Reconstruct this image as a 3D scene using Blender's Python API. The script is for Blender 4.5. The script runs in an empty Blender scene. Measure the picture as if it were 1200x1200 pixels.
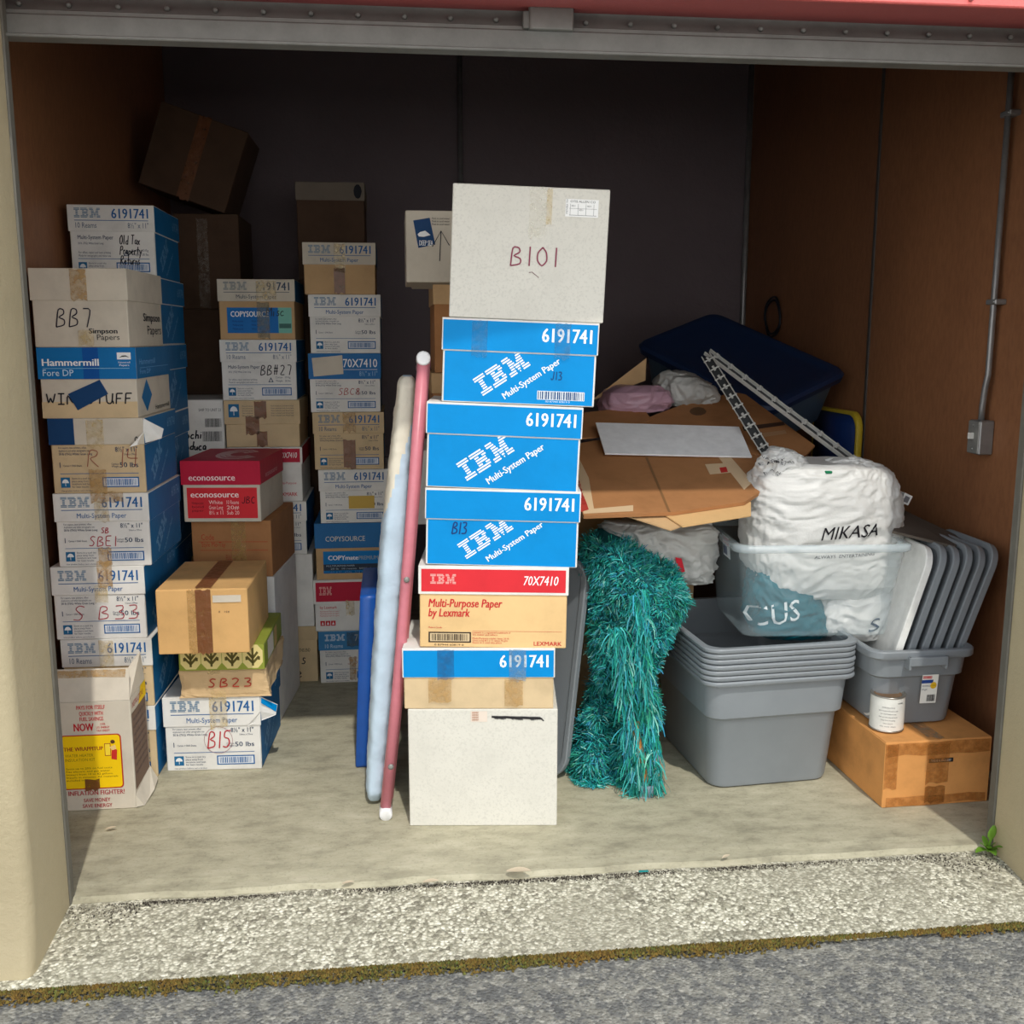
import bpy, bmesh, math, random
from mathutils import Vector, Matrix, noise as mn
from mathutils.bvhtree import BVHTree

random.seed(7)
SC = bpy.context.scene
COL = SC.collection
R = math.radians

# ---------------------------------------------------------------- camera
FPX = 1210.0
PITCH = math.atan(207 / 1210.0)
HEIGHT = 1.49
YAW = math.atan(140 / 1210.0 * math.cos(PITCH))
_cy, _sy, _cp, _sp = math.cos(YAW), math.sin(YAW), math.cos(PITCH), math.sin(PITCH)
FW = Vector((_sy * _cp, _cy * _cp, -_sp))
RT = Vector((_cy, -_sy, 0))
UP = RT.cross(FW)
EYE = Vector((0, 0, HEIGHT))
cam = bpy.data.cameras.new('camera')
cam.sensor_width = 36
cam.sensor_fit = 'HORIZONTAL'
cam.lens = 36 * FPX / 1200.0
cam.clip_start = 0.05
co = bpy.data.objects.new('camera', cam)
COL.objects.link(co)
co.matrix_world = Matrix(((RT.x, UP.x, -FW.x, 0), (RT.y, UP.y, -FW.y, 0), (RT.z, UP.z, -FW.z, HEIGHT), (0, 0, 0, 1)))
SC.camera = co

# ---------------------------------------------------------------- sky, sun, exposure
SUN_AZ, SUN_EL = R(-7.5), R(56.5)          # light travels to +Y, a little to -X, and down
w = bpy.data.worlds.new('world')
SC.world = w
w.use_nodes = True
bg = w.node_tree.nodes['Background']
_wt = w.node_tree
_tc = _wt.nodes.new('ShaderNodeTexCoord')
_sx = _wt.nodes.new('ShaderNodeSeparateXYZ')
_cr = _wt.nodes.new('ShaderNodeValToRGB')          # bright hazy sky, whitest low down
_wt.links.new(_tc.outputs['Generated'], _sx.inputs[0])
_wt.links.new(_sx.outputs[2], _cr.inputs[0])
_cr.color_ramp.elements[0].position = 0.0
_cr.color_ramp.elements[0].color = (1.0, 0.985, 0.955, 1)
_cr.color_ramp.elements[1].position = 0.75
_cr.color_ramp.elements[1].color = (0.36, 0.41, 0.47, 1)
_wt.links.new(_cr.outputs[0], bg.inputs[0])
bg.inputs[1].default_value = 2.45
sl = bpy.data.lights.new('sun', 'SUN')
sl.energy = 2.1
sl.angle = R(1.2)
sl.color = (1.0, 0.955, 0.87)
so = bpy.data.objects.new('sun', sl)
COL.objects.link(so)
sd = Vector((math.sin(SUN_AZ) * math.cos(SUN_EL), math.cos(SUN_AZ) * math.cos(SUN_EL), -math.sin(SUN_EL)))
so.rotation_euler = sd.to_track_quat('-Z', 'Y').to_euler()
so.location = (0.5, -3, 6)
SC.view_settings.view_transform = 'Standard'
SC.view_settings.look = 'None'
SC.view_settings.gamma = 1
SC.view_settings.use_curve_mapping = False
SC.view_settings.exposure = 0.0


def ray(x, y):
    return FW + RT * ((x - 600) / FPX) + UP * ((600 - y) / FPX)


def atY(x, y, Y):
    r = ray(x, y)
    return EYE + r * (Y / r.y)


def atZ(x, y, Z):
    r = ray(x, y)
    return EYE + r * ((Z - HEIGHT) / r.z)


def atX(x, y, X):
    r = ray(x, y)
    return EYE + r * (X / r.x)


def onplane(x, y, p, n):
    r = ray(x, y)
    return EYE + r * ((p - EYE).dot(n) / r.dot(n))


# ---------------------------------------------------------------- materials
def lin(c):
    def f(v):
        v /= 255.0
        return v / 12.92 if v <= 0.04045 else ((v + 0.055) / 1.055) ** 2.4
    return (f(c[0]), f(c[1]), f(c[2]), 1)


MATS = {}


def nodemat(name):
    m = bpy.data.materials.new(name)
    m.use_nodes = True
    nt = m.node_tree
    return m, nt, nt.nodes['Principled BSDF']


def N(nt, t, **kw):
    n = nt.nodes.new(t)
    for k, v in kw.items():
        if k in n.inputs.keys():
            n.inputs[k].default_value = v
        else:
            setattr(n, k, v)
    return n


def mixrgb(nt, fac, a, b, mode='MIX'):
    n = nt.nodes.new('ShaderNodeMix')
    n.data_type = 'RGBA'
    n.blend_type = mode
    for idx, v in ((0, fac), (6, a), (7, b)):
        if hasattr(v, 'is_linked') or isinstance(v, bpy.types.NodeSocket):
            nt.links.new(v, n.inputs[idx])
        else:
            n.inputs[idx].default_value = v
    return n.outputs[2]


def ramp(nt, src, stops):
    n = nt.nodes.new('ShaderNodeValToRGB')
    e = n.color_ramp.elements
    while len(e) < len(stops):
        e.new(0.5)
    for k, (p, c) in enumerate(stops):
        e[k].position = p
        e[k].color = c if len(c) == 4 else (*c, 1)
    nt.links.new(src, n.inputs[0])
    return n.outputs[0]


def bump(nt, b, src, strength, dist=0.005):
    n = N(nt, 'ShaderNodeBump', Strength=strength, Distance=dist)
    nt.links.new(src, n.inputs['Height'])
    nt.links.new(n.outputs[0], b.inputs['Normal'])


def obj_noise(nt, scale, detail=4, rough=0.6, stretch=None):
    tc = nt.nodes.new('ShaderNodeTexCoord')
    n = N(nt, 'ShaderNodeTexNoise', noise_dimensions='4D')
    n.inputs['Scale'].default_value = scale
    n.inputs['Detail'].default_value = detail
    n.inputs['Roughness'].default_value = rough
    oi = nt.nodes.new('ShaderNodeObjectInfo')
    mm = N(nt, 'ShaderNodeMath', operation='MULTIPLY')
    mm.inputs[1].default_value = 40.0
    nt.links.new(oi.outputs['Random'], mm.inputs[0])
    nt.links.new(mm.outputs[0], n.inputs['W'])
    if stretch:
        mp = nt.nodes.new('ShaderNodeMapping')
        mp.inputs['Scale'].default_value = stretch
        nt.links.new(tc.outputs['Object'], mp.inputs[0])
        nt.links.new(mp.outputs[0], n.inputs['Vector'])
    else:
        nt.links.new(tc.outputs['Object'], n.inputs['Vector'])
    return n.outputs[0]


def scl(c, k):
    return tuple(min(1, v * k) for v in c[:3]) + (1,)


def card(key, rgb, var=0.14, rough=0.75, speck=0.0, bmp=0.12):
    """paperboard: worn, faintly mottled, fluted"""
    if key in MATS:
        return MATS[key]
    m, nt, b = nodemat(key)
    c = lin(rgb)
    n = obj_noise(nt, 9, 5)
    col = ramp(nt, n, [(0.3, scl(c, 1 - var)), (0.5, c), (0.72, scl(c, 1 + var * 0.6))])
    if speck:
        n2 = obj_noise(nt, 160, 3)
        r2 = ramp(nt, n2, [(0.36, (1, 1, 1, 1)), (0.5, (0, 0, 0, 1))])
        col = mixrgb(nt, r2, col, scl(c, 1 - speck))
    nt.links.new(col, b.inputs['Base Color'])
    b.inputs['Roughness'].default_value = rough
    b.inputs['Specular IOR Level'].default_value = 0.16
    n3 = obj_noise(nt, 26, 3, 0.5)
    bump(nt, b, n3, bmp, 0.01)
    MATS[key] = m
    return m


def flat(key, rgb, rough=0.6, metal=0.0):
    if key in MATS:
        return MATS[key]
    m, nt, b = nodemat(key)
    c = lin(rgb)
    n = obj_noise(nt, 30, 3)
    nt.links.new(ramp(nt, n, [(0.3, scl(c, 0.92)), (0.7, scl(c, 1.06))]), b.inputs['Base Color'])
    b.inputs['Roughness'].default_value = rough
    b.inputs['Metallic'].default_value = metal
    MATS[key] = m
    return m


def ink(rgb):
    k = 'ink_%d_%d_%d' % rgb
    if k not in MATS:
        m, nt, b = nodemat(k)
        b.inputs['Base Color'].default_value = lin(rgb)
        b.inputs['Roughness'].default_value = 0.65
        b.inputs['Specular IOR Level'].default_value = 0.2
        MATS[k] = m
    return MATS[k]


def sheer(key, rgb, alpha, rough=0.3, var=0.35):
    """packing tape and thin film"""
    if key in MATS:
        return MATS[key]
    m, nt, b = nodemat(key)
    b.inputs['Base Color'].default_value = lin(rgb)
    b.inputs['Roughness'].default_value = rough
    n = obj_noise(nt, 45, 4)
    a = ramp(nt, n, [(0.3, (max(0, alpha - var),) * 3), (0.7, (min(1, alpha + var * 0.5),) * 3)])
    nt.links.new(a, b.inputs['Alpha'])
    bump(nt, b, n, 0.4, 0.01)
    MATS[key] = m
    return m


WHITE = card('white_board', (226, 224, 219))
CREAM = card('cream_board', (205, 196, 180))
GREYBOARD = card('white_speckled_board', (212, 209, 199), 0.06, 0.8, 0.10)
KRAFT = card('kraft_board', (194, 160, 118))
KRAFT2 = card('light_kraft_board', (208, 184, 146))
KRAFTO = card('orange_kraft_board', (212, 150, 88), 0.22)
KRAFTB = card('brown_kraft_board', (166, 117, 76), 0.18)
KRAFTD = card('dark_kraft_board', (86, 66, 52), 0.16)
BLUE = card('blue_print_board', (0, 136, 206), 0.08, 0.55)
BLUED = card('shaded_blue_print_board', (22, 104, 158), 0.1, 0.55)  # print blue muted for side faces, their shade put into the colour
NAVY = card('navy_print_board', (28, 66, 110), 0.1, 0.55)
RED = card('red_print_board', (214, 50, 58), 0.08, 0.55)
CRIMSON = card('crimson_print_board', (186, 34, 62), 0.08, 0.5)
GREEN = card('olive_green_board', (142, 152, 62), 0.12, 0.6)
TAPE = sheer('brown_packing_tape', (188, 150, 92), 0.55, 0.28)
TAPEC = sheer('clear_yellow_tape', (214, 190, 134), 0.42, 0.2)
TAPED = sheer('dark_brown_tape', (122, 74, 42), 0.85, 0.3, 0.2)
I_BLUE, I_GREY, I_BLACK, I_RED = (36, 96, 156), (104, 136, 164), (34, 36, 44), (196, 40, 48)
I_WHITE, I_DK = (240, 242, 242), (44, 62, 92)
I_PENR, I_PENB = (176, 52, 74), (40, 36, 50)


# ---------------------------------------------------------------- mesh builder
class MB:
    def __init__(s):
        s.v, s.f, s.m, s.sm, s.mats = [], [], [], [], []

    def mi(s, m):
        if m not in s.mats:
            s.mats.append(m)
        return s.mats.index(m)

    def add(s, verts, faces, m, smooth=False, M=None):
        o = len(s.v)
        s.v += [tuple(M @ Vector(p)) for p in verts] if M else [tuple(p) for p in verts]
        k = s.mi(m)
        for f in faces:
            s.f.append([o + i for i in f])
            s.m.append(k)
            s.sm.append(smooth)

    def box(s, lo, hi, m, c=0.0, M=None):
        """chamfered box"""
        x0, y0, z0 = lo
        x1, y1, z1 = hi
        c = min(c, (x1 - x0) * .4, (y1 - y0) * .4, (z1 - z0) * .4)
        if c <= 0:
            vs = [(x, y, z) for x in (x0, x1) for y in (y0, y1) for z in (z0, z1)]
            fs = [(0, 1, 3, 2), (4, 6, 7, 5), (0, 4, 5, 1), (2, 3, 7, 6), (0, 2, 6, 4), (1, 5, 7, 3)]
            s.add(vs, fs, m, False, M)
            return
        pts = []
        for x, sx in ((x0, 1), (x1, -1)):
            for y, sy in ((y0, 1), (y1, -1)):
                for z, sz in ((z0, 1), (z1, -1)):
                    pts += [(x, y + c * sy, z + c * sz), (x + c * sx, y, z + c * sz), (x + c * sx, y + c * sy, z)]
        bm = bmesh.new()
        for p in pts:
            bm.verts.new(p)
        bmesh.ops.convex_hull(bm, input=bm.verts)
        bmesh.ops.dissolve_limit(bm, angle_limit=0.01, verts=bm.verts, edges=bm.edges)
        bm.verts.index_update()
        s.add([v.co[:] for v in bm.verts], [[v.index for v in f.verts] for f in bm.faces], m, False, M)
        bm.free()

    def tube(s, pts, r, m, n=8, caps=True, flatten=None):
        pts = [Vector(p) for p in pts]
        vs, fs = [], []
        rad = r if isinstance(r, (list, tuple)) else [r] * len(pts)
        ref = None
        for i, p in enumerate(pts):
            t = (pts[min(i + 1, len(pts) - 1)] - pts[max(i - 1, 0)]).normalized()
            if ref is None:
                ref = t.orthogonal().normalized()
            a = (ref - t * ref.dot(t)).normalized()
            ref = a
            b = t.cross(a)
            for k in range(n):
                an = 2 * math.pi * k / n
                vs.append(p + (a * math.cos(an) + b * math.sin(an)) * rad[i])
        for i in range(len(pts) - 1):
            for k in range(n):
                k2 = (k + 1) % n
                fs.append((i * n + k, i * n + k2, (i + 1) * n + k2, (i + 1) * n + k))
        if caps:
            fs.append(list(range(n))[::-1])
            fs.append([(len(pts) - 1) * n + k for k in range(n)])
        s.add(vs, fs, m, True)

    def rings(s, rings, m, smooth=True, cap0=False, cap1=False, M=None):
        n = len(rings[0])
        vs = [p for r in rings for p in r]
        fs = []
        for i in range(len(rings) - 1):
            for k in range(n):
                k2 = (k + 1) % n
                fs.append((i * n + k, i * n + k2, (i + 1) * n + k2, (i + 1) * n + k))
        if cap0:
            fs.append(list(range(n))[::-1])
        if cap1:
            fs.append([(len(rings) - 1) * n + k for k in range(n)])
        s.add(vs, fs, m, smooth, M)

    def grid(s, P, m, smooth=True):
        """P[i][j] points"""
        a, b = len(P), len(P[0])
        vs = [p for r in P for p in r]
        fs = [(i * b + j, i * b + j + 1, (i + 1) * b + j + 1, (i + 1) * b + j) for i in range(a - 1) for j in range(b - 1)]
        s.add(vs, fs, m, smooth)

    def build(s, name, parent=None, M=None):
        me = bpy.data.meshes.new(name)
        me.from_pydata(s.v, [], s.f)
        for m in s.mats:
            me.materials.append(m)
        me.polygons.foreach_set('material_index', s.m)
        me.polygons.foreach_set('use_smooth', s.sm)
        me.update()
        o = bpy.data.objects.new(name, me)
        COL.objects.link(o)
        if parent:
            o.parent = parent
        if M:
            o.matrix_world = M
        return o


def tag(o, label=None, cat=None, group=None, kind=None):
    if label:
        o['label'] = label
    if cat:
        o['category'] = cat
    if group:
        o['group'] = group
    if kind:
        o['kind'] = kind
    return o


def thing(name, label, cat, loc, rot=(0, 0, 0), group=None):
    o = bpy.data.objects.new(name, None)
    o.empty_display_size = 0.05
    COL.objects.link(o)
    o.location = loc
    o.rotation_euler = rot
    return tag(o, label, cat, group)


def rr(hw, hd, r, z, n=5, cx=0.0, cy=0.0):
    """rounded rectangle ring"""
    out = []
    r = min(r, hw * .99, hd * .99)
    for sx, sy, a0 in ((1, 1, 0), (-1, 1, 90), (-1, -1, 180), (1, -1, 270)):
        for k in range(n + 1):
            a = R(a0 + 90 * k / n)
            out.append(Vector((cx + sx * (hw - r) + r * math.cos(a), cy + sy * (hd - r) + r * math.sin(a), z)))
    return out


# ---------------------------------------------------------------- lettering
_TXT = {}


def textmesh(s, bold=0.0, shear=0.0):
    k = (s, bold, shear)
    if k not in _TXT:
        cu = bpy.data.curves.new('lettering', 'FONT')
        cu.body = s
        cu.size = 1
        cu.offset = bold
        cu.shear = shear
        cu.resolution_u = 2
        ob = bpy.data.objects.new('lettering', cu)
        COL.objects.link(ob)
        bpy.context.view_layer.update()
        dg = bpy.context.evaluated_depsgraph_get()
        me = bpy.data.meshes.new_from_object(ob.evaluated_get(dg))
        vs = [v.co.copy() for v in me.vertices]
        fs = [list(p.vertices) for p in me.polygons]
        bpy.data.objects.remove(ob)
        bpy.data.curves.remove(cu)
        bpy.data.meshes.remove(me)
        if vs:
            x0 = min(v.x for v in vs)
            x1 = max(v.x for v in vs)
        else:
            x0, x1 = 0, 1
        _TXT[k] = (vs, fs, x0, x1)
    return _TXT[k]


CAP = None


def capheight():
    global CAP
    if CAP is None:
        vs = textmesh('H')[0]
        CAP = max(v.y for v in vs) - min(v.y for v in vs)
    return CAP


ROWS = {
    'I': (5, [[(0, 5)], [(0, 5)], [(1.5, 3.5)], [(1.5, 3.5)], [(1.5, 3.5)], [(1.5, 3.5)], [(0, 5)], [(0, 5)]]),
    'B': (7, [[(0, 5.8)], [(0, 6.6)], [(1.5, 3.4), (4.9, 6.8)], [(1.5, 6.2)], [(1.5, 6.2)], [(1.5, 3.4), (4.9, 6.8)], [(0, 6.6)], [(0, 5.8)]]),
    'M': (9.4, [[(0, 3)] + [(6.4, 9.4)], [(0, 3.4), (6, 9.4)], [(1.5, 3.8), (5.6, 7.9)], [(1.5, 4.2), (5.2, 7.9)],
                [(1.5, 3.2), (3.4, 6.0), (6.2, 7.9)], [(1.5, 3.2), (3.7, 5.7), (6.2, 7.9)], [(0, 3.2), (4.1, 5.3), (6.2, 9.4)], [(0, 3.2), (4.5, 4.9), (6.2, 9.4)]]),
}

STROKES = {
    'B': [[(0, 0), (.05, 1), (.4, .95), (.45, .7), (.08, .52), (.5, .4), (.5, .1), (0, 0)]],
    '1': [[(.2, 1), (.2, 0)]], 'I': [[(0, 1), (.5, 1)], [(.25, 1), (.25, 0)], [(0, 0), (.5, 0)]],
    '0': [[(.3, 1), (.05, .7), (.05, .3), (.3, 0), (.55, .3), (.5, .75), (.3, 1)]],
    '7': [[(0, 1), (.5, 1), (.3, 0)]], '3': [[(0, .95), (.4, 1), (.42, .7), (.15, .55), (.5, .4), (.45, .05), (0, .05)]],
    '2': [[(0, .85), (.25, 1), (.5, .8), (.3, .4), (0, 0), (.55, .02)]], '5': [[(.5, 1), (.1, 1), (.05, .6), (.4, .55), (.5, .25), (.3, 0), (0, .08)]],
    '8': [[(.3, .5), (.05, .75), (.3, 1), (.5, .75), (.05, .25), (.3, 0), (.52, .25), (.3, .5)]],
    '4': [[(.05, 1), (0, .45), (.5, .45)], [(.4, 1), (.4, 0)]], '#': [[(.15, 1), (.1, 0)], [(.4, 1), (.35, 0)], [(0, .65), (.5, .65)], [(0, .35), (.5, .35)]],
    'S': [[(.5, .9), (.25, 1), (.05, .75), (.45, .35), (.3, .02), (0, .08)]], 'C': [[(.5, .85), (.25, 1), (0, .5), (.2, 0), (.5, .12)]],
    'W': [[(0, 1), (.15, 0), (.3, .7), (.45, 0), (.65, 1)]], 'N': [[(0, 0), (.02, 1), (.45, 0), (.5, 1)]],
    'T': [[(0, 1), (.55, 1)], [(.28, 1), (.25, 0)]], 'U': [[(0, 1), (.05, .1), (.3, 0), (.45, .2), (.5, 1)], [(.5, .3), (.55, 0)]],
    'F': [[(.05, 1), (0, 0)], [(.05, 1), (.5, 1)], [(0, .52), (.38, .52)]], 'E': [[(.5, 1), (.05, 1), (.05, .5), (.4, .5)], [(.05, .5), (.05, 0), (.5, 0)]],
    'R': [[(0, 0), (.05, 1), (.45, .9), (.4, .6), (.05, .5), (.5, 0)]], 'J': [[(.4, 1), (.35, .1), (.15, 0), (0, .2)]], 'M': [[(0, 0), (.05, 1), (.3, .3), (.55, 1), (.6, 0)]],
    'A': [[(0, 0), (.3, 1), (.55, 0)], [(.1, .4), (.45, .4)]], 'G': [[(.5, .85), (.25, 1), (0, .5), (.2, 0), (.5, .12), (.5, .45), (.3, .45)]],
    'P': [[(0, 0), (.05, 1), (.45, .9), (.4, .55), (.05, .5)]], 'O': [[(.3, 1), (.0, .6), (.1, .1), (.35, 0), (.55, .45), (.4, .95), (.3, 1)]],
    'l': [[(.1, 1), (.1, 0)]], 'd': [[(.35, .45), (.05, .4), (.05, .05), (.35, .1)], [(.38, 1), (.35, 0)]], 'a': [[(.35, .5), (.05, .45), (.05, .05), (.33, .1), (.35, .5), (.38, 0)]],
    'x': [[(0, .5), (.35, 0)], [(.35, .5), (0, 0)]], 'r': [[(.05, .5), (.05, 0)], [(.05, .35), (.3, .5)]], 'o': [[(.2, .5), (0, .25), (.2, 0), (.38, .25), (.2, .5)]],
    'p': [[(.05, .5), (0, -.4)], [(.05, .4), (.35, .45), (.35, .1), (.05, .05)]], 'e': [[(.03, .25), (.35, .3), (.2, .5), (0, .25), (.15, 0), (.38, .1)]],
    't': [[(.2, .85), (.18, 0)], [(0, .5), (.4, .55)]], 'y': [[(0, .5), (.15, .1)], [(.4, .5), (.05, -.4)]], 'm': [[(0, 0), (0, .5), (.1, .5), (.18, 0), (.2, .45), (.33, .5), (.38, 0)]],
    's': [[(.3, .45), (.1, .5), (.1, .3), (.3, .2), (.2, 0), (0, .05)]], 'i': [[(.1, .5), (.1, 0)], [(.1, .75), (.12, .7)]], 'h': [[(.05, 1), (.05, 0)], [(.05, .35), (.3, .5), (.35, 0)]],
    'c': [[(.35, .42), (.15, .5), (0, .2), (.15, 0), (.38, .08)]], 'u': [[(0, .5), (.05, .05), (.3, .08), (.35, .5), (.38, 0)]], 'n': [[(.03, .5), (.03, 0)], [(.03, .4), (.3, .45), (.35, 0)]],
    "'": [[(.1, 1), (.05, .75)]], 'b': [[(.05, 1), (.05, 0), (.35, .1), (.35, .45), (.05, .4)]],
}


class Panel:
    """a printed face: (0,0) bottom left .. (1,1) top right, laid on the mesh being built"""

    def __init__(s, mb, o, u, v, wd, ht):
        s.mb, s.o, s.u, s.v, s.w, s.h = mb, Vector(o), Vector(u), Vector(v), wd, ht
        s.n = s.u.cross(s.v)
        s.lay = 0

    def pt(s, x, y, k):
        return s.o + s.u * x + s.v * y + s.n * (0.0005 + 0.00022 * k)

    def rect(s, a, b, c, d, m, lay=1):
        m = ink(m) if isinstance(m, tuple) else m
        q = [(a, b), (c, b), (c, d), (a, d)]
        s.mb.add([s.pt(x * s.w, y * s.h, lay) for x, y in q], [(0, 1, 2, 3)], m)

    def poly(s, pts, m, lay=1):
        m = ink(m) if isinstance(m, tuple) else m
        s.mb.add([s.pt(x * s.w, y * s.h, lay) for x, y in pts], [list(range(len(pts)))], m)

    def text(s, t, x, y, cap, c, wid=None, al='L', ang=0.0, bold=0.0, shear=0.0, lay=3):
        """cap: letter height as part of the panel height; wid: width as part of the panel width"""
        vs, fs, x0, x1 = textmesh(t, 0.0, shear)
        k = cap * s.h / capheight()
        kx = wid * s.w / max(1e-6, x1 - x0) if wid else k
        W = (x1 - x0) * kx
        off = {'L': 0, 'C': -W / 2, 'R': -W}[al]
        ca, sa = math.cos(ang), math.sin(ang)
        for sh in ((-bold, bold) if bold else (0,)):          # heavier strokes: struck twice, a little apart
            out = []
            for p in vs:
                a, b = (p.x - x0 + sh) * kx + off, p.y * k
                out.append(s.pt(x * s.w + a * ca - b * sa, y * s.h + a * sa + b * ca, lay + (.1 if sh > 0 else 0)))
            s.mb.add(out, fs, ink(c))

    def bars(s, x, y, wid, cap, c, ang=0.0, lay=3, fill=0.62):
        """the eight-bar striped monogram"""
        tot = 5 + 0.9 + 7 + 0.9 + 9.4
        kx = wid * s.w / tot
        rh = cap * s.h / 8
        ca, sa = math.cos(ang), math.sin(ang)
        m = ink(c)
        ox = 0.0
        for ch in 'IBM':
            wd, rows = ROWS[ch]
            for r, spans in enumerate(rows):
                y1 = (8 - r) * rh
                y0 = y1 - rh * fill
                for a, b in spans:
                    q = [((ox + a) * kx, y0), ((ox + b) * kx, y0), ((ox + b) * kx, y1), ((ox + a) * kx, y1)]
                    s.mb.add([s.pt(x * s.w + p * ca - t * sa, y * s.h + p * sa + t * ca, lay) for p, t in q], [(0, 1, 2, 3)], m)
            ox += wd + 0.9

    def barcode(s, a, b, c, d, fg, bgc=(224, 228, 232), frame=True, lay=2):
        if frame:
            s.rect(a, b, c, d, fg, lay)
            e, f = (c - a) * .035, (d - b) * .12
            s.rect(a + e, b + f, c - e, d - f, bgc, lay + 1)
            a, b, c, d = a + e * 2.2, b + f * 1.6, c - e * 2.2, d - f * 1.6
        rnd = random.Random(11)
        x = a
        while x < c:
            wd = (c - a) * rnd.choice((.012, .02, .03))
            s.rect(x, b, min(c, x + wd), d, fg, lay + 2)
            x += wd + (c - a) * rnd.choice((.012, .02, .026))

    def umbrella(s, a, b, c, d, fg=(36, 104, 150), bgc=(232, 236, 238), lay=2):
        s.rect(a, b, c, d, fg, lay)
        cx, cyy, rw, rh = (a + c) / 2, b + (d - b) * .45, (c - a) * .36, (d - b) * .38
        pts = [(cx + rw * math.cos(t * math.pi / 10), cyy + rh * math.sin(t * math.pi / 10)) for t in range(11)]
        s.poly(pts, bgc, lay + 1)
        s.rect(cx - rw * .08, b + (d - b) * .14, cx + rw * .08, cyy, bgc, lay + 1)

    def stroke(s, pts, c, wd=0.0018, lay=6):
        """pen line through points given in panel metres"""
        m = ink(c)
        vs, fs = [], []
        P = [Vector((x, y)) for x, y in pts]
        for i in range(len(P)):
            t = P[min(i + 1, len(P) - 1)] - P[max(i - 1, 0)]
            t = t.normalized() if t.length > 0 else Vector((1, 0))
            nn = Vector((-t.y, t.x)) * wd / 2
            for q in (P[i] + nn, P[i] - nn):
                vs.append(s.pt(q.x, q.y, lay))
        for i in range(len(P) - 1):
            fs.append((2 * i, 2 * i + 1, 2 * i + 3, 2 * i + 2))
        s.mb.add(vs, fs, m)

    def pen(s, t, x, y, cap, c, wd=0.0022, gap=0.22, slant=0.08, xs=1.0, jit=0.03):
        """handwriting"""
        wd *= 1.45
        rnd = random.Random(len(t) * 7 + int(x * 100))
        k = cap * s.h
        ox = x * s.w
        for ch in t:
            if ch == ' ':
                ox += k * 0.4 * xs
                continue
            st = STROKES.get(ch, [])
            mx = max([p[0] for l in st for p in l] + [0.3])
            dy = rnd.uniform(-jit, jit) * k
            for l in st:
                pts = []
                for i in range(len(l) - 1):          # rounded by subdividing
                    for q in range(3):
                        f = q / 3
                        pts.append((l[i][0] * (1 - f) + l[i + 1][0] * f, l[i][1] * (1 - f) + l[i + 1][1] * f))
                pts.append(l[-1])
                sm = [pts[0]] + [((pts[i - 1][0] + 2 * pts[i][0] + pts[i + 1][0]) / 4, (pts[i - 1][1] + 2 * pts[i][1] + pts[i + 1][1]) / 4) for i in range(1, len(pts) - 1)] + [pts[-1]]
                s.stroke([(ox + (a * xs + b * slant) * k, y * s.h + b * k + dy) for a, b in sm], c, wd)
            ox += (mx + gap) * k * xs

    def tape(s, a, b, c, d, m, lay=8, skew=0.0):
        """a strip with a torn end"""
        n = 6
        rnd = random.Random(int(a * 977 + d * 131))
        top = [(a + (c - a) * i / n + skew, d + rnd.uniform(-.012, .012)) for i in range(n + 1)]
        bot = [(a + (c - a) * i / n, b + rnd.uniform(-.025, .025)) for i in range(n + 1)]
        vs = [s.pt(x * s.w, y * s.h, lay) for x, y in bot + top]
        s.mb.add(vs, [(i, i + 1, n + 2 + i, n + 1 + i) for i in range(n)], m)


class TapePanel(Panel):
    """a face whose tape strips become parts of their own"""

    def __init__(s, parent, *a):
        super().__init__(MB(), *a)
        s.parent = parent

    def tape(s, *a, **k):
        old, s.mb = s.mb, MB()
        super().tape(*a, **k)
        s.mb.build('tape', s.parent)
        s.mb = old

    def finish(s):
        if s.mb.f:
            s.mb.build('sticker', s.parent)


# ---------------------------------------------------------------- printed designs
def d_lid_end(c_num=I_BLUE, c_bar=I_GREY, multi=True, num='6191741'):
    def f(p):
        p.bars(.08, .5, .3, .38, c_bar)
        p.text(num, .93, .5, .36, c_num, .42, 'R', bold=.02)
        p.rect(.08, .40, .93, .425, c_num, 2)
        if multi:
            p.text('Multi-System Paper', .5, .13, .17, c_num, .52, 'C', bold=.005)
        else:
            p.text('10 Reams', .09, .13, .2, (84, 104, 128), .24)
            p.text('8½" x 11"', .93, .13, .2, (84, 104, 128), .24, 'R')
    return f


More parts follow.
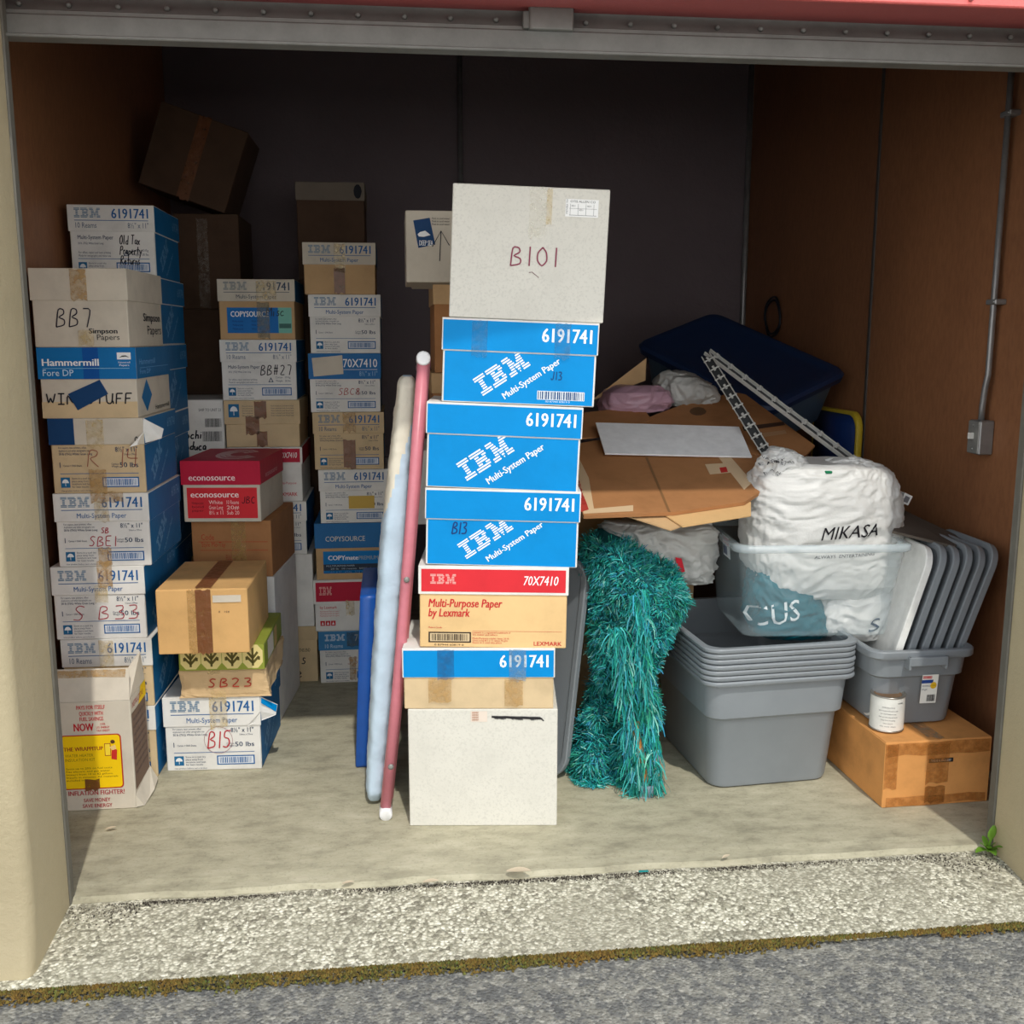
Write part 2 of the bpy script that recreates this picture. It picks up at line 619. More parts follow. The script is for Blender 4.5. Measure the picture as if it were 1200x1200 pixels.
def d_body_end(c=I_DK, cb=I_BLUE, old=False):
    def f(p):
        if old:
            p.text('Multi-System Paper', .09, .83, .085, c, .42, bold=.008)
            p.text('20 lb. (75G) White Grain Long', .09, .72, .045, c, .3)
            p.text('For offset, copier and laser printing', .09, .52, .045, c, .38)
            p.text('Made for xerographic and mono use', .09, .45, .045, c, .38)
            p.poly([(.62, .47), (.69, .47), (.655, .6)], c, 2)
            p.poly([(.637, .485), (.673, .485), (.655, .56)], (222, 222, 220), 3)
            p.text('Carton   10 Kg', .72, .57, .05, c, .2)
            p.text('Weight   50 lbs', .72, .48, .05, c, .2)
        else:
            p.text('For copiers, laser printers, offset', .08, .92, .04, c, .3)
            p.text('duplicators and other xerographic use', .08, .86, .04, c, .33)
            p.text('20 lb (75G) White Grain Long', .08, .79, .045, c, .36, bold=.012)
            p.text('8½" x 11"', .93, .85, .1, c, .24, 'R', bold=.01)
            p.text('216mm x 279mm', .92, .78, .035, c, .14, 'R')
            p.text('1', .08, .53, .11, c)
            p.text('Carton = 5000 Sheets', .12, .55, .04, c, .2)
            p.text('Carton', .64, .58, .04, c, .08)
            p.text('Weight', .64, .53, .04, c, .08)
            p.text('50 lbs', .93, .53, .1, c, .2, 'R', bold=.012)
        p.rect(.08, .40, .93, .412, cb, 2)
        p.umbrella(.08, .12, .18, .33)
        for k, t in enumerate(('Store in a cool dry', 'place away from', 'moisture and heat', 'for best results')):
            p.text(t, .2, .29 - .058 * k, .04, c, .18 if k % 2 else .21)
        p.text('Use product before seal is broken', .08, .04, .03, c, .34)
        p.barcode(.53, .12, .93, .33, cb)
    return f


def d_blue_long(pen=None, code=False):
    def f(p):
        p.rect(.012, .02, .988, .985, BLUE, 1)
        ang = R(35)
        p.bars(.275, .12, .37, .40, I_WHITE, ang, 3, .6)
        p.text('Multi-System Paper', .415, .09, .125, I_WHITE, .435, 'L', ang, .02)
        if code:
            p.barcode(.63, .12, .93, .27, (26, 70, 120), (236, 240, 242), False, 3)
            p.rect(.625, .11, .935, .28, (230, 236, 240), 2)
            p.text('00 87944 60819 0', .68, .06, .035, (210, 226, 240), .16)
        if pen:
            pen(p)
    return f


def d_lid_long(p):
    p.rect(.008, .02, .992, .94, BLUE, 1)
    p.text('6191741', .955, .36, .42, I_WHITE, .315, 'R', bold=.028)


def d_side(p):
    """blue long side of a carton, side shade put into its muted colours"""
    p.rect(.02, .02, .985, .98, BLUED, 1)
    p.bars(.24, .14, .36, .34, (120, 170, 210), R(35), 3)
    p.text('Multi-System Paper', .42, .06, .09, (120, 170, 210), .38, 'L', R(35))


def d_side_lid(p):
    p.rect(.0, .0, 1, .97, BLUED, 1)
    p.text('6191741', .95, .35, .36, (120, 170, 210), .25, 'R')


# ---------------------------------------------------------------- cartons
def carton(label, cx, Y, z, wd, dp, ht, lid_h=0.0, body=WHITE, lid=None, yaw=0.0, roll=0.0, fl=None, fb=None, sl=None, sb=None,
           left_b=None, left_l=None, top=None, tapes=None, extra=None, group=None, name='carton', cat='box', inset=0.004, flaps=False, slack=0.0):
    rot = Matrix.Rotation(yaw, 4, 'Z') @ Matrix.Rotation(roll, 4, 'Y')
    base = Vector((cx, Y, z)) + Matrix.Rotation(yaw, 4, 'Z') @ Vector((0, dp / 2, 0))
    t = thing(name, label, cat, base, rot.to_euler(), group)
    hw, hd = wd / 2, dp / 2
    bi = inset if lid else 0
    b = MB()
    bt = ht - (0.004 if lid else 0)
    b.box((-hw + bi, -hd + bi, 0), (hw - bi, hd - bi, bt), body, 0.0025)
    vis = ht - lid_h
    if fb:
        fb(Panel(b, (-hw + bi, -hd + bi, 0), (1, 0, 0), (0, 0, 1), wd - 2 * bi, vis))
    if sb:
        sb(Panel(b, (hw - bi, -hd + bi, 0), (0, 1, 0), (0, 0, 1), dp - 2 * bi, vis))
    if left_b:
        left_b(Panel(b, (-hw + bi, hd - bi, 0), (0, -1, 0), (0, 0, 1), dp - 2 * bi, vis))
    if flaps:
        for sgn in (-1, 1):
            x0, x1 = (-hw + .002, -.0025) if sgn < 0 else (.0025, hw - .002)
            b.box((x0, -hd + .002, bt - .001), (x1, hd - .002, bt + .002), body, 0.0008)
    b.build('body', t)
    if lid:
        l = MB()
        th = 0.003
        l.box((-hw, -hd, ht - th), (hw, hd, ht), lid, 0.001)
        l.box((-hw, -hd, ht - lid_h), (hw, -hd + th, ht - 0.0005), lid, 0.0012)
        l.box((-hw, hd - th, ht - lid_h), (hw, hd, ht - 0.0005), lid, 0.0012)
        l.box((-hw, -hd + th * .5, ht - lid_h), (-hw + th, hd - th * .5, ht - 0.0005), lid, 0.0012)
        l.box((hw - th, -hd + th * .5, ht - lid_h), (hw, hd - th * .5, ht - 0.0005), lid, 0.0012)
        if fl:
            fl(Panel(l, (-hw, -hd, ht - lid_h), (1, 0, 0), (0, 0, 1), wd, lid_h))
        if sl:
            sl(Panel(l, (hw, -hd, ht - lid_h), (0, 1, 0), (0, 0, 1), dp, lid_h))
        if left_l:
            left_l(Panel(l, (-hw, hd, ht - lid_h), (0, -1, 0), (0, 0, 1), dp, lid_h))
        if top:
            top(Panel(l, (-hw, -hd, ht), (1, 0, 0), (0, 1, 0), wd, dp))
        l.build('lid', t)
    if tapes:
        pf, ptp = TapePanel(t, (-hw, -hd - 0.0004, 0), (1, 0, 0), (0, 0, 1), wd, ht), TapePanel(t, (-hw, -hd, ht + (.002 if flaps else 0)), (1, 0, 0), (0, 1, 0), wd, dp)
        tapes(pf, ptp)
        pf.finish()
    if extra:
        extra(t, hw, hd, ht)
    return t


def stack(Y, items, dp=0.445, yaw=0.0, depth_yaw=True):
    """items from the floor up; L, R, top, lidbottom measured in the photograph for the front face at depth Y"""
    z = 0.0
    out = []
    for it in items:
        it = dict(it)
        Lx, Rx, yt = it.pop('L'), it.pop('R'), it.pop('top')
        yl = it.pop('lid_y', None)
        yy = it.pop('Y', Y)
        dd = it.pop('dp', dp)
        zt = atY((Lx + Rx) / 2, yt, yy).z
        ya = it.pop('yaw', yaw)
        a, b = atY(Lx, yt + 5, yy), atY(Rx, yt + 5, yy)
        wd = (b.x - a.x) / math.cos(ya)
        if 'top_print' in it:
            it['top'] = it.pop('top_print')
        lh = 0.0
        if yl:
            lh = zt - atY((Lx + Rx) / 2, yl, yy).z
        out.append(carton(it.pop('label'), (a.x + b.x) / 2, yy, z, wd, dd, zt - z - 0.0005, lh, yaw=ya, **it))
        z = zt
    return out


def jit(a=1.0):
    return R(random.uniform(-a, a))


# ================================================================ SETTING
def concrete():
    m, nt, b = nodemat('slab_concrete')
    n1 = obj_noise(nt, 1.6, 6, 0.62)
    n2 = obj_noise(nt, 9, 6, 0.7, (1, 2.2, 1))
    n3 = obj_noise(nt, 120, 3)
    c1 = ramp(nt, n1, [(0.3, lin((150, 145, 124))), (0.55, lin((176, 170, 146))), (0.75, lin((192, 186, 163)))])
    c2 = ramp(nt, n2, [(0.32, lin((118, 113, 95))), (0.5, lin((176, 170, 145))), (0.7, lin((208, 201, 177)))])
    col = mixrgb(nt, 0.5, c1, c2)
    r3 = ramp(nt, n3, [(0.32, (0.75, 0.75, 0.75)), (0.45, (1, 1, 1))])
    col = mixrgb(nt, 0.8, col, r3, 'MULTIPLY')
    nt.links.new(col, b.inputs['Base Color'])
    b.inputs['Roughness'].default_value = 0.85
    bump(nt, b, n2, 0.25, 0.01)
    return m


def aggregate():
    m, nt, b = nodemat('exposed_aggregate')
    tc = nt.nodes.new('ShaderNodeTexCoord')
    v = N(nt, 'ShaderNodeTexVoronoi', Scale=105.0)
    wn = N(nt, 'ShaderNodeTexNoise', Scale=60.0, Detail=3.0)
    va = N(nt, 'ShaderNodeVectorMath', operation='MULTIPLY_ADD')
    va.inputs[1].default_value = (.014, .014, .014)
    nt.links.new(tc.outputs['Object'], wn.inputs['Vector'])
    nt.links.new(wn.outputs['Color'], va.inputs[0])
    nt.links.new(tc.outputs['Object'], va.inputs[2])
    nt.links.new(va.outputs[0], v.inputs['Vector'])
    n1 = obj_noise(nt, 3.2, 5, 0.65)
    stone = ramp(nt, v.outputs['Color'], [(0.1, lin((138, 133, 117))), (0.45, lin((196, 191, 170))), (0.8, lin((246, 241, 221)))])
    edge = ramp(nt, v.outputs['Distance'], [(0.34, (1, 1, 1)), (0.7, (0.55, 0.55, 0.52))])
    col = mixrgb(nt, 1.0, stone, edge, 'MULTIPLY')
    grout = ramp(nt, n1, [(0.42, (0, 0, 0)), (0.62, (1, 1, 1))])
    col = mixrgb(nt, grout, col, mixrgb(nt, 0.6, col, lin((164, 159, 140))))
    dirt = obj_noise(nt, 7, 4, 0.7)
    col = mixrgb(nt, ramp(nt, dirt, [(0.58, (0, 0, 0)), (0.74, (0.6, 0.6, 0.6))]), col, lin((98, 92, 78)))
    nt.links.new(col, b.inputs['Base Color'])
    b.inputs['Roughness'].default_value = 0.9
    inv = ramp(nt, v.outputs['Distance'], [(0.0, (1, 1, 1)), (0.6, (0, 0, 0))])
    bump(nt, b, inv, 0.55, 0.006)
    return m


def asphalt():
    m, nt, b = nodemat('asphalt')
    tc = nt.nodes.new('ShaderNodeTexCoord')
    v = N(nt, 'ShaderNodeTexVoronoi', Scale=110.0)
    nt.links.new(tc.outputs['Object'], v.inputs['Vector'])
    n1 = obj_noise(nt, 5, 5, 0.7)
    n2 = obj_noise(nt, 26, 4, 0.7)
    stone = ramp(nt, v.outputs['Color'], [(0.15, lin((76, 77, 77))), (0.6, lin((116, 116, 113))), (0.93, lin((214, 211, 200)))])
    seal = ramp(nt, n2, [(0.46, lin((76, 76, 73))), (0.54, lin((156, 152, 136)))])
    col = mixrgb(nt, 0.52, stone, seal)
    col = mixrgb(nt, 0.4, col, ramp(nt, n1, [(0.3, lin((84, 86, 90))), (0.7, lin((134, 133, 128)))]))
    nt.links.new(col, b.inputs['Base Color'])
    b.inputs['Roughness'].default_value = 0.85
    inv = ramp(nt, v.outputs['Distance'], [(0.0, (1, 1, 1)), (0.6, (0, 0, 0))])
    bump(nt, b, inv, 0.6, 0.006)
    return m


def woodwall(key, k=1.0):
    m, nt, b = nodemat(key)
    n1 = obj_noise(nt, 1.2, 5, 0.6, (1, 1, 0.6))
    n2 = obj_noise(nt, 60, 4, 0.7, (1, 1, 0.35))
    c1 = ramp(nt, n1, [(0.3, scl(lin((140, 94, 64)), k)), (0.7, scl(lin((170, 117, 79)), k))])
    c2 = ramp(nt, n2, [(0.35, (0.75, 0.72, 0.7)), (0.6, (1, 1, 1))])
    nt.links.new(mixrgb(nt, 0.8, c1, c2, 'MULTIPLY'), b.inputs['Base Color'])
    b.inputs['Roughness'].default_value = 0.55
    bump(nt, b, n2, 0.08, 0.004)
    return m


def paint(key, rgb, rough=0.6):
    m, nt, b = nodemat(key)
    c = lin(rgb)
    n1 = obj_noise(nt, 3, 5)
    nt.links.new(ramp(nt, n1, [(0.3, scl(c, 0.93)), (0.7, scl(c, 1.05))]), b.inputs['Base Color'])
    b.inputs['Roughness'].default_value = rough
    n2 = obj_noise(nt, 34, 5, 0.7)
    bump(nt, b, n2, 0.35, 0.012)
    return m


def galv(key, rgb=(150, 150, 146), metal=0.35, rough=0.5):
    m, nt, b = nodemat(key)
    c = lin(rgb)
    n1 = obj_noise(nt, 14, 5, 0.7)
    nt.links.new(ramp(nt, n1, [(0.3, scl(c, 0.8)), (0.7, scl(c, 1.1))]), b.inputs['Base Color'])
    b.inputs['Roughness'].default_value = rough
    b.inputs['Metallic'].default_value = metal
    return m


M_SLAB, M_AGG, M_ASPH = concrete(), aggregate(), asphalt()
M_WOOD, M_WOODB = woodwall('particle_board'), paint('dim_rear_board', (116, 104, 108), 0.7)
M_POST = paint('beige_masonry_paint', (176, 163, 132))
M_GALV, M_GALVD = galv('galvanised_steel'), galv('dull_galvanised_steel', (124, 124, 120), 0.25, 0.6)
M_REDP = paint('sunlit_red_fascia_paint', (232, 112, 108), 0.5)  # eave red turned pinkish, its sunlight put into the colour
M_SOFF = paint('shaded_red_soffit_paint', (184, 92, 92), 0.6)  # the eave red again, with the underside's shade put into the colour
M_ZINC = galv('conduit_zinc', (150, 150, 150), 0.5, 0.4)
XL, XR, YB, ZC = -1.17, 2.03, 5.9, 3.25


def struct(name, mb, parent=None):
    o = mb.build(name, parent)
    if not parent:
        o['kind'] = 'structure'
    return o


b = MB()
pts = []
nx = 90
for i in range(nx + 1):
    x = -1.3 + 3.5 * i / nx
    e = 2.675 + 0.012 * mn.noise(Vector((x * 5, 0, 0))) + 0.006 * mn.noise(Vector((x * 21, 3, 0)))
    rows = [(e, -0.05), (e - 0.003, -0.014), (e + 0.012, -0.004 + 0.003 * mn.noise(Vector((x * 30, 1, 0)))), (e + 0.05, -0.003), (e + 0.075, 0.0), (3.2, 0), (YB + .05, 0)]
    pts.append([Vector((x, y, z)) for y, z in rows])
b.grid(pts, M_SLAB, False)
struct('floor', b)

b = MB()
pts = []
for i in range(nx + 1):
    x = -3.0 + 7.0 * i / nx
    col = []
    for j in range(7):
        y = 2.33 + 0.40 * j / 6
        z = -0.036 + 0.024 * j / 6 + 0.003 * mn.noise(Vector((x * 7, y * 7, 0)))
        if j == 0:
            y += 0.012 * mn.noise(Vector((x * 4, 9, 0)))
        col.append(Vector((x, y, z)))
    col.insert(0, Vector((x, col[0].y - 0.006, -0.08)))
    pts.append(col)
b.grid(pts, M_AGG, False)
struct('pavement', b)
b = MB()
pts = [[Vector((-9 + 18 * i / 40, -9 + 11.45 * j / 40, -0.048 + 0.006 * mn.noise(Vector((i * .7, j * .7, 0))))) for j in range(41)] for i in range(41)]
b.grid(pts, M_ASPH, True)
struct('ground', b)

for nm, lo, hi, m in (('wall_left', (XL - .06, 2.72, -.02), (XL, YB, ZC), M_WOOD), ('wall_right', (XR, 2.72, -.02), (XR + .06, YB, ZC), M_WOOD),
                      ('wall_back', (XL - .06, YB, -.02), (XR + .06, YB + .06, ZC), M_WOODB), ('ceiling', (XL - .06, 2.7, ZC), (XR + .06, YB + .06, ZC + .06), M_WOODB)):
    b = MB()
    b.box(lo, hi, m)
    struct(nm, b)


def post(name, x0, x1, inner):
    """rendered masonry pier, softly rounded at its free corner and a little swollen at the foot"""
    b = MB()
    rs = []
    for k in range(30):
        z = -0.06 + 3.4 * (k / 29) ** 1.3
        ring = []
        for p in rr((x1 - x0) / 2, .145, .03, z, 6, (x0 + x1) / 2, 2.545):
            sw = 0.018 * max(0, 1 - z / 0.10) if z < 0.1 else 0
            q = Vector((p.x, p.y, z))
            d = 0.003 * mn.noise(Vector((p.x * 6, p.y * 6, z * 5))) + sw * (1 + 0.6 * mn.noise(Vector((p.x * 9, p.y * 9, 1))))
            q.y -= d if p.y < 2.5 else 0
            ring.append(q)
        rs.append(ring)
    b.rings(rs, M_POST, True)
    return struct(name, b)


post('wall_front_left', -2.4, -0.888, 1)
post('wall_front_right', 1.737, 3.4, -1)
for nm, x0, x1 in (('trim_1', -0.915, -0.884), ('trim_2', 1.732, 1.76)):
    b = MB()
    b.box((x0, 2.668, -.03), (x1, 2.70, 2.35), galv('guide_' + nm, (104, 101, 92), 0.15, 0.6), 0.003)
    struct(nm, b)
# masonry returns beside the opening, closing the gap between piers and side walls
b = MB()
b.box((XL - .06, 2.695, -.02), (-0.915, 2.72, 2.4), M_WOOD)
b.box((1.77, 2.695, -.02), (XR + .06, 2.72, 2.4), M_WOOD)
b.box((XL - .06, 2.765, 2.3), (XR + .06, 2.83, ZC), M_WOODB)
struct('wall_front', b)
# soffit and fascia of the eave
b = MB()
b.box((-3, 2.466, 2.2575), (4, 2.482, 3.0), M_REDP, 0.003)
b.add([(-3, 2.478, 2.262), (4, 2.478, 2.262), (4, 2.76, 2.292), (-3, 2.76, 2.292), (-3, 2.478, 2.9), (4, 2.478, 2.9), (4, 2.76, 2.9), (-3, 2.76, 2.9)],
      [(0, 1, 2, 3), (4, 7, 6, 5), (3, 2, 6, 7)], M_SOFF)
for k in range(14):
    b.tube([(-1.63 + k * .3, 2.468, 2.2715), (-1.63 + k * .3, 2.459, 2.2715)], 0.006, M_SOFF, 8)
struct('trim_3', b)
# roll-up door, raised
b = MB()
z0 = 2.243
pts = []
for i in range(2):
    x = (-0.93, 1.77)[i]
    pts.append([Vector((x, 2.725 - 0.012 * math.cos(k * .9), z0 + k * .012)) for k in range(8)])
b.grid(pts, M_GALVD)
for k in range(24):
    x = -0.86 + k * 0.113
    b.tube([(x, 2.716, z0 + .018), (x, 2.709, z0 + .018), (x, 2.707, z0 + .018)], [0.0075, 0.006, 0.002], M_GALVD, 8)
door = struct('door_1', b)
b = MB()
b.box((-0.925, 2.695, 2.186), (1.765, 2.735, 2.236), M_GALVD, 0.004)
b.box((-0.925, 2.683, 2.180), (1.765, 2.735, 2.188), M_GALVD, 0.002)
b.box((-0.925, 2.700, 2.234), (1.765, 2.735, 2.246), M_GALVD, 0.002)
struct('bottom_bar', b, door)
b = MB()
b.rings([rr(.056, .014, .01, z, 4, .404, 2.69) for z in (2.232, 2.236, 2.28, 2.285)], galv('latch_steel', (132, 132, 128), .5, .45), True, True, True)
b.box((.334, 2.685, 2.236), (.35, 2.70, 2.276), M_GALVD, .002)
struct('latch', b, door)
# seam strip, corner post and centre pipe
for nm, lo, hi in (('trim_4', (XR - .006, 4.275, 0), (XR, 4.295, ZC)),):
    b = MB()
    b.box(lo, hi, galv('seam_strip', (92, 88, 84), .3, .5), 0.001)
    struct(nm, b)
cp = atY(876, 250, YB - .02)
b = MB()
b.tube([(min(cp.x, XR - .02), YB - .025, 0), (min(cp.x, XR - .02), YB - .025, ZC)], 0.016, M_ZINC, 10)
tag(b.build('conduit_pipe'), 'grey metal conduit running up the back right corner', 'pipe')
cp = atY(539, 130, YB - .02)
b = MB()
b.tube([(cp.x, YB - .025, 0), (cp.x, YB - .025, ZC)], 0.014, M_ZINC, 10)
for z in (1.4, 2.2):
    b.box((cp.x - .03, YB - .042, z), (cp.x + .03, YB - .002, z + .02), M_ZINC, .002)
tag(b.build('conduit_pipe'), 'dim conduit on the back wall above the box marked B101', 'pipe')

# right wall conduit and switch box
sw = atX(1158, 512, XR)
t = thing('electrical_conduit', 'grey metal conduit clipped down the right wall above the switch box', 'pipe', (XR, 3.32, 1.2))
b = MB()
pz = [(XR - .028, 3.32, 2.45), (XR - .028, 3.32, 1.36), (XR - .033, 3.325, 1.31), (XR - .03, sw.y, 1.245), (XR - .03, sw.y, sw.z + .055)]
pz = [Vector(p) - Vector((XR, 3.32, 1.2)) for p in pz]
b.tube(pz, 0.0105, M_ZINC, 12)
b.build('pipe', t)
for z in (1.60, 2.2):
    b = MB()
    b.box((-.04, -.03, z - 1.2 - .009), (0.0, .03, z - 1.2 + .009), M_ZINC, .003)
    b.tube([(-.004, -.022, z - 1.2), (-.045, -.022, z - 1.2)], .004, M_ZINC, 6)
    b.build('strap', t)
t = thing('switch_box', 'small grey metal light switch box on the right wall', 'switch', (XR, sw.y, sw.z))
b = MB()
b.box((-.052, -.036, -.058), (-.001, .036, .058), M_ZINC, .004)
b.build('housing', t)
b = MB()
b.box((-.056, -.033, -.055), (-.0515, .033, .055), M_GALV, .003)
for z in (-.04, .04):
    b.tube([(-.055, 0, z), (-.059, 0, z)], .004, M_GALV, 8)
b.build('cover_plate', t)
b = MB()
b.box((-.074, -.005, -.006), (-.054, .005, .016), ink((225, 224, 218)), .002)
b.build('toggle', t)


# ================================================================ CARTON STACKS
def umb_only(p):
    p.umbrella(.06, .3, .2, .85)
    for k in range(5):
        p.text('Store in a cool dry place away', .24, .74 - .1 * k, .055, I_DK, .14)
        p.text('from moisture and direct heat', .62, .74 - .1 * k, .055, I_DK, .3)


def tp(*strips):
    """strips on the front face: (a,b,c,d,material)"""
    def f(front, top):
        for st in strips:
            front.tape(*st)
    return f


def tp_top(strips, tops):
    def f(front, top):
        for st in strips:
            front.tape(*st)
        for st in tops:
            top.tape(*st)
    return f


def bb7_body(p):
    p.pen('BB7', .24, .44, .4, (40, 36, 52), .0026, .3, .1, .85)
    p.text('Simpson', .58, .3, .105, I_BLACK, .3, bold=.03)
    p.text('Papers', .66, .16, .115, I_BLACK, .24)


def bb7_side(p):
    p.text('Simpson', .42, .58, .18, I_BLACK, .5, bold=.03)
    p.text('Papers', .52, .28, .2, I_BLACK, .42)


def win_body(p):
    p.rect(0, 0, 1, .42, KRAFT2, 1)
    p.poly([(.28, .62), (.62, .98), (.70, .62), (.37, .2)], NAVY, 9)
    p.pen('WIN  STUFF', .05, .36, .27, I_BLACK, .003, .2, .05, 1.22)


def win_side(p):
    p.poly([(.12, .5), (.28, .96), (.42, .52), (.26, .1)], BLUED, 2)
    p.text('Hammermill', .5, .1, .13, I_BLACK, .45)


def hammer(p):
    p.rect(0, 0, 1, 1, card('hammer_blue', (24, 112, 176), .1, .55), 1)
    p.rect(.46, 0, .62, 1, card('hammer_blue_dark', (20, 84, 160), .1, .5), 2)
    p.text('Hammermill', .05, .42, .22, I_WHITE, .57, bold=.025)
    p.rect(.05, .33, .93, .345, (150, 200, 230), 3)
    p.text('Fore DP', .05, .1, .2, (200, 226, 240), .31)
    p.rect(.81, .62, .95, .84, I_WHITE, 3)
    p.poly([(.83, .67), (.86, .74), (.9, .75), (.935, .68), (.9, .71), (.86, .70)], (60, 70, 60), 4)
    p.text('Hammermill', .82, .5, .06, I_WHITE, .12)
    p.text('Papers', .83, .41, .06, I_WHITE, .1)


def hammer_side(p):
    p.rect(0, 0, 1, 1, BLUED, 1)  # lid blue and lettering muted, side shade put into the colour
    p.text('Hammermill', .08, .45, .18, (120, 170, 220), .45)
    p.rect(.08, .33, .93, .345, (120, 170, 220), 3)
    p.text('Fore DP', .08, .14, .15, (120, 170, 220), .3)


def navy_lid(p):
    p.rect(0, 0, .27, 1, NAVY, 1)
    p.pen('0', .9, .1, .2, I_BLACK, .002)


def pen_after(f, *pens):
    def g(p):
        f(p)
        for a in pens:
            p.pen(*a)
    return g


PENR = (170, 48, 66)


def bent_flap(t, hw, hd, ht, dz=0.0, m=WHITE, blue=False):
    """the lid's torn end flap, hanging off the front right corner"""
    b = MB()
    z1, z0 = ht - .002, ht - .075 + dz
    a = [Vector((hw + .001, -hd + .002, z1)), Vector((hw + .05, -hd + .05, z0 + .035)), Vector((hw + .046, -hd + .03, z0 + .005)), Vector((hw - .045, -hd - .012, z0 - .018)), Vector((hw - .02, -hd - .006, z0 + .008)), Vector((hw - .001, -hd - .003, z0 + .03))]
    back = [p + Vector((.001, .003, 0)) for p in a]
    n = len(a)
    b.add(a + back, [list(range(n)), list(range(2 * n - 1, n - 1, -1))] + [(i, n + i, n + (i + 1) % n, (i + 1) % n) for i in range(n)], m)
    if blue:
        q = [a[0] + Vector((.004, -.002, -.004)), a[1] + Vector((0, -.003, 0)), a[1] * .35 + a[2] * .65 + Vector((0, -.003, 0)), a[0] * .6 + a[5] * .4 + Vector((.004, -.003, 0))]
        b.add(q, [(0, 1, 2, 3)], BLUE)
    b.build('torn_flap', t)


GA = 'cartons in the tall front left stack'
PAPER = dict(body=WHITE, lid=WHITE, sb=d_side, sl=d_side_lid, group=GA)
stack(3.45, [
    dict(PAPER, L=72, R=182, top=829, lid_y=857, body=KRAFT2, fl=d_lid_end(), fb=d_body_end(), label='kraft carton with white lid on the floor behind the yellow-labelled box'),
    dict(PAPER, L=70, R=178, top=749, lid_y=781, body=KRAFT2, fl=d_lid_end(multi=False), fb=d_body_end(),
         tapes=tp((.42, .60, .58, .99, TAPEC)), label='kraft carton with white 10 Reams lid just above the yellow-labelled box'),
    dict(PAPER, L=58, R=169, top=664, lid_y=697, fl=d_lid_end(), fb=pen_after(d_body_end(), ('S', .2, .42, .34, PENR, .002, .2, .1, 1.3), ('B', .48, .45, .3, PENR, .002, .2, .1, 1.3), ('33', .66, .44, .32, PENR, .002, .25, .1, 1.2)),
         tapes=tp((.50, .72, .66, 1.08, TAPE), (.46, .5, .6, .75, TAPEC)), label='white paper carton marked S B 33 in red pen'),
    dict(PAPER, L=61, R=174, top=578, lid_y=611, fl=d_lid_end(), fb=pen_after(d_body_end(), ('SBE1', .34, .45, .22, PENR, .002, .2, .1, 1.1), ('SBX', .48, .74, .12, PENR, .0018)),
         tapes=tp((.43, .62, .58, .9, TAPEC), (.44, .02, .58, .26, TAPE), (.40, .88, .74, 1.02, TAPE)), label='white paper carton marked SBE1 in red pen'),
    dict(PAPER, L=55, R=168, top=490, lid_y=521, body=KRAFT2, lid=CREAM, fl=navy_lid, fb=pen_after(d_body_end(), ('R  14', .38, .55, .36, (150, 80, 66), .0018, .1, .1, 1.2)),
         tapes=tp((.40, .0, .58, .32, TAPE), (.40, .62, .58, .98, TAPEC)), extra=lambda t, hw, hd, ht: bent_flap(t, hw, hd, ht, 0.0, WHITE), label='kraft carton under a navy and white lid with a torn flap'),
    dict(PAPER, L=42, R=159, top=407, lid_y=444, body=CREAM, lid=CREAM, fl=hammer, fb=win_body, sl=hammer_side, sb=win_side,
         label='cream box marked WIN STUFF under a bright blue lid'),
    dict(PAPER, L=32, R=148, top=314, lid_y=352, body=CREAM, lid=CREAM, fb=bb7_body, sb=bb7_side, sl=None,
         tapes=tp((.42, .6, .59, .99, TAPE), (.47, .02, .63, .22, TAPEC)), label='cream carton marked BB7, topmost of the tall front left stack'),
], yaw=R(-1.5))


def oldtax(p):
    d_body_end(old=True)(p)
    for k, s in enumerate(('Old Tax', 'Property', 'Returns')):
        p.pen(s, .58, .72 - .22 * k, .2, I_BLACK, .0022, .12, .1, .62)


GA2 = 'cartons in the stack directly behind the front left stack'
P2 = dict(body=WHITE, lid=WHITE, sb=d_side, sl=d_side_lid, fl=d_lid_end(), fb=d_body_end(), group=GA2)
LB2 = ['lowest', 'second from the floor', 'third from the floor', 'fourth from the floor', 'fifth from the floor', 'second from the top']
stack(3.92, [dict(P2, L=r - 100, R=r, top=t, lid_y=t + 30, label='white carton with blue side behind the front left stack, ' + LB2[k])
             for k, (r, t) in enumerate(((200, 733), (199, 650), (197, 567), (194, 487), (191, 404), (187, 325)))]
      + [dict(P2, L=78, R=180, top=240, lid_y=271, fl=d_lid_end(multi=False), fb=oldtax, label='white carton marked Old Tax Property in black, above the box marked BB7')], dp=.43)

# ---- column of seven at the middle left
GC = 'cartons in the narrow left column behind the red box'


def misc_body(p):
    p.rect(.1, .17, .78, .84, card('source_blue', (20, 108, 182), .08, .5), 1)
    p.rect(.78, .17, .96, .84, card('source_mint', (120, 186, 170), .08, .5), 1)
    p.rect(.79, .3, .95, .42, (70, 110, 104), 2)
    p.text('COPYSOURCE', .15, .6, .14, I_WHITE, .5, bold=.03)
    for k in range(3):
        p.text('Multipurpose', .17, .46 - .1 * k, .05, (14, 50, 100), .14)
        p.text('White 20 lb', .42, .46 - .1 * k, .05, (14, 50, 100), .12)
    p.pen('Misc', .62, .62, .26, I_BLACK, .0024, .12, .1, .9)


def bb27(p):
    d_body_end(old=True)(p)
    p.pen('BB#27', .52, .66, .26, I_BLACK, .0026, .3, .1, .8)


def lexwhite(p):
    p.pen('C', .64, .55, .3, I_BLACK, .003)
    p.text('Multi-Purpose', .68, .46, .06, I_RED, .24)
    p.text('LEXMARK', .66, .14, .1, I_RED, .27, bold=.01)


def redlid(num='70X7410', inset=.03):
    def f(p):
        p.rect(inset, .1, 1 - inset, .9, RED if inset < .025 else CRIMSON, 1)
        p.bars(.08, .36, .17, .36, (232, 176, 170))
        p.text(num, .93, .36, .32, I_WHITE, .23, 'R', bold=.01, shear=.2)
    return f


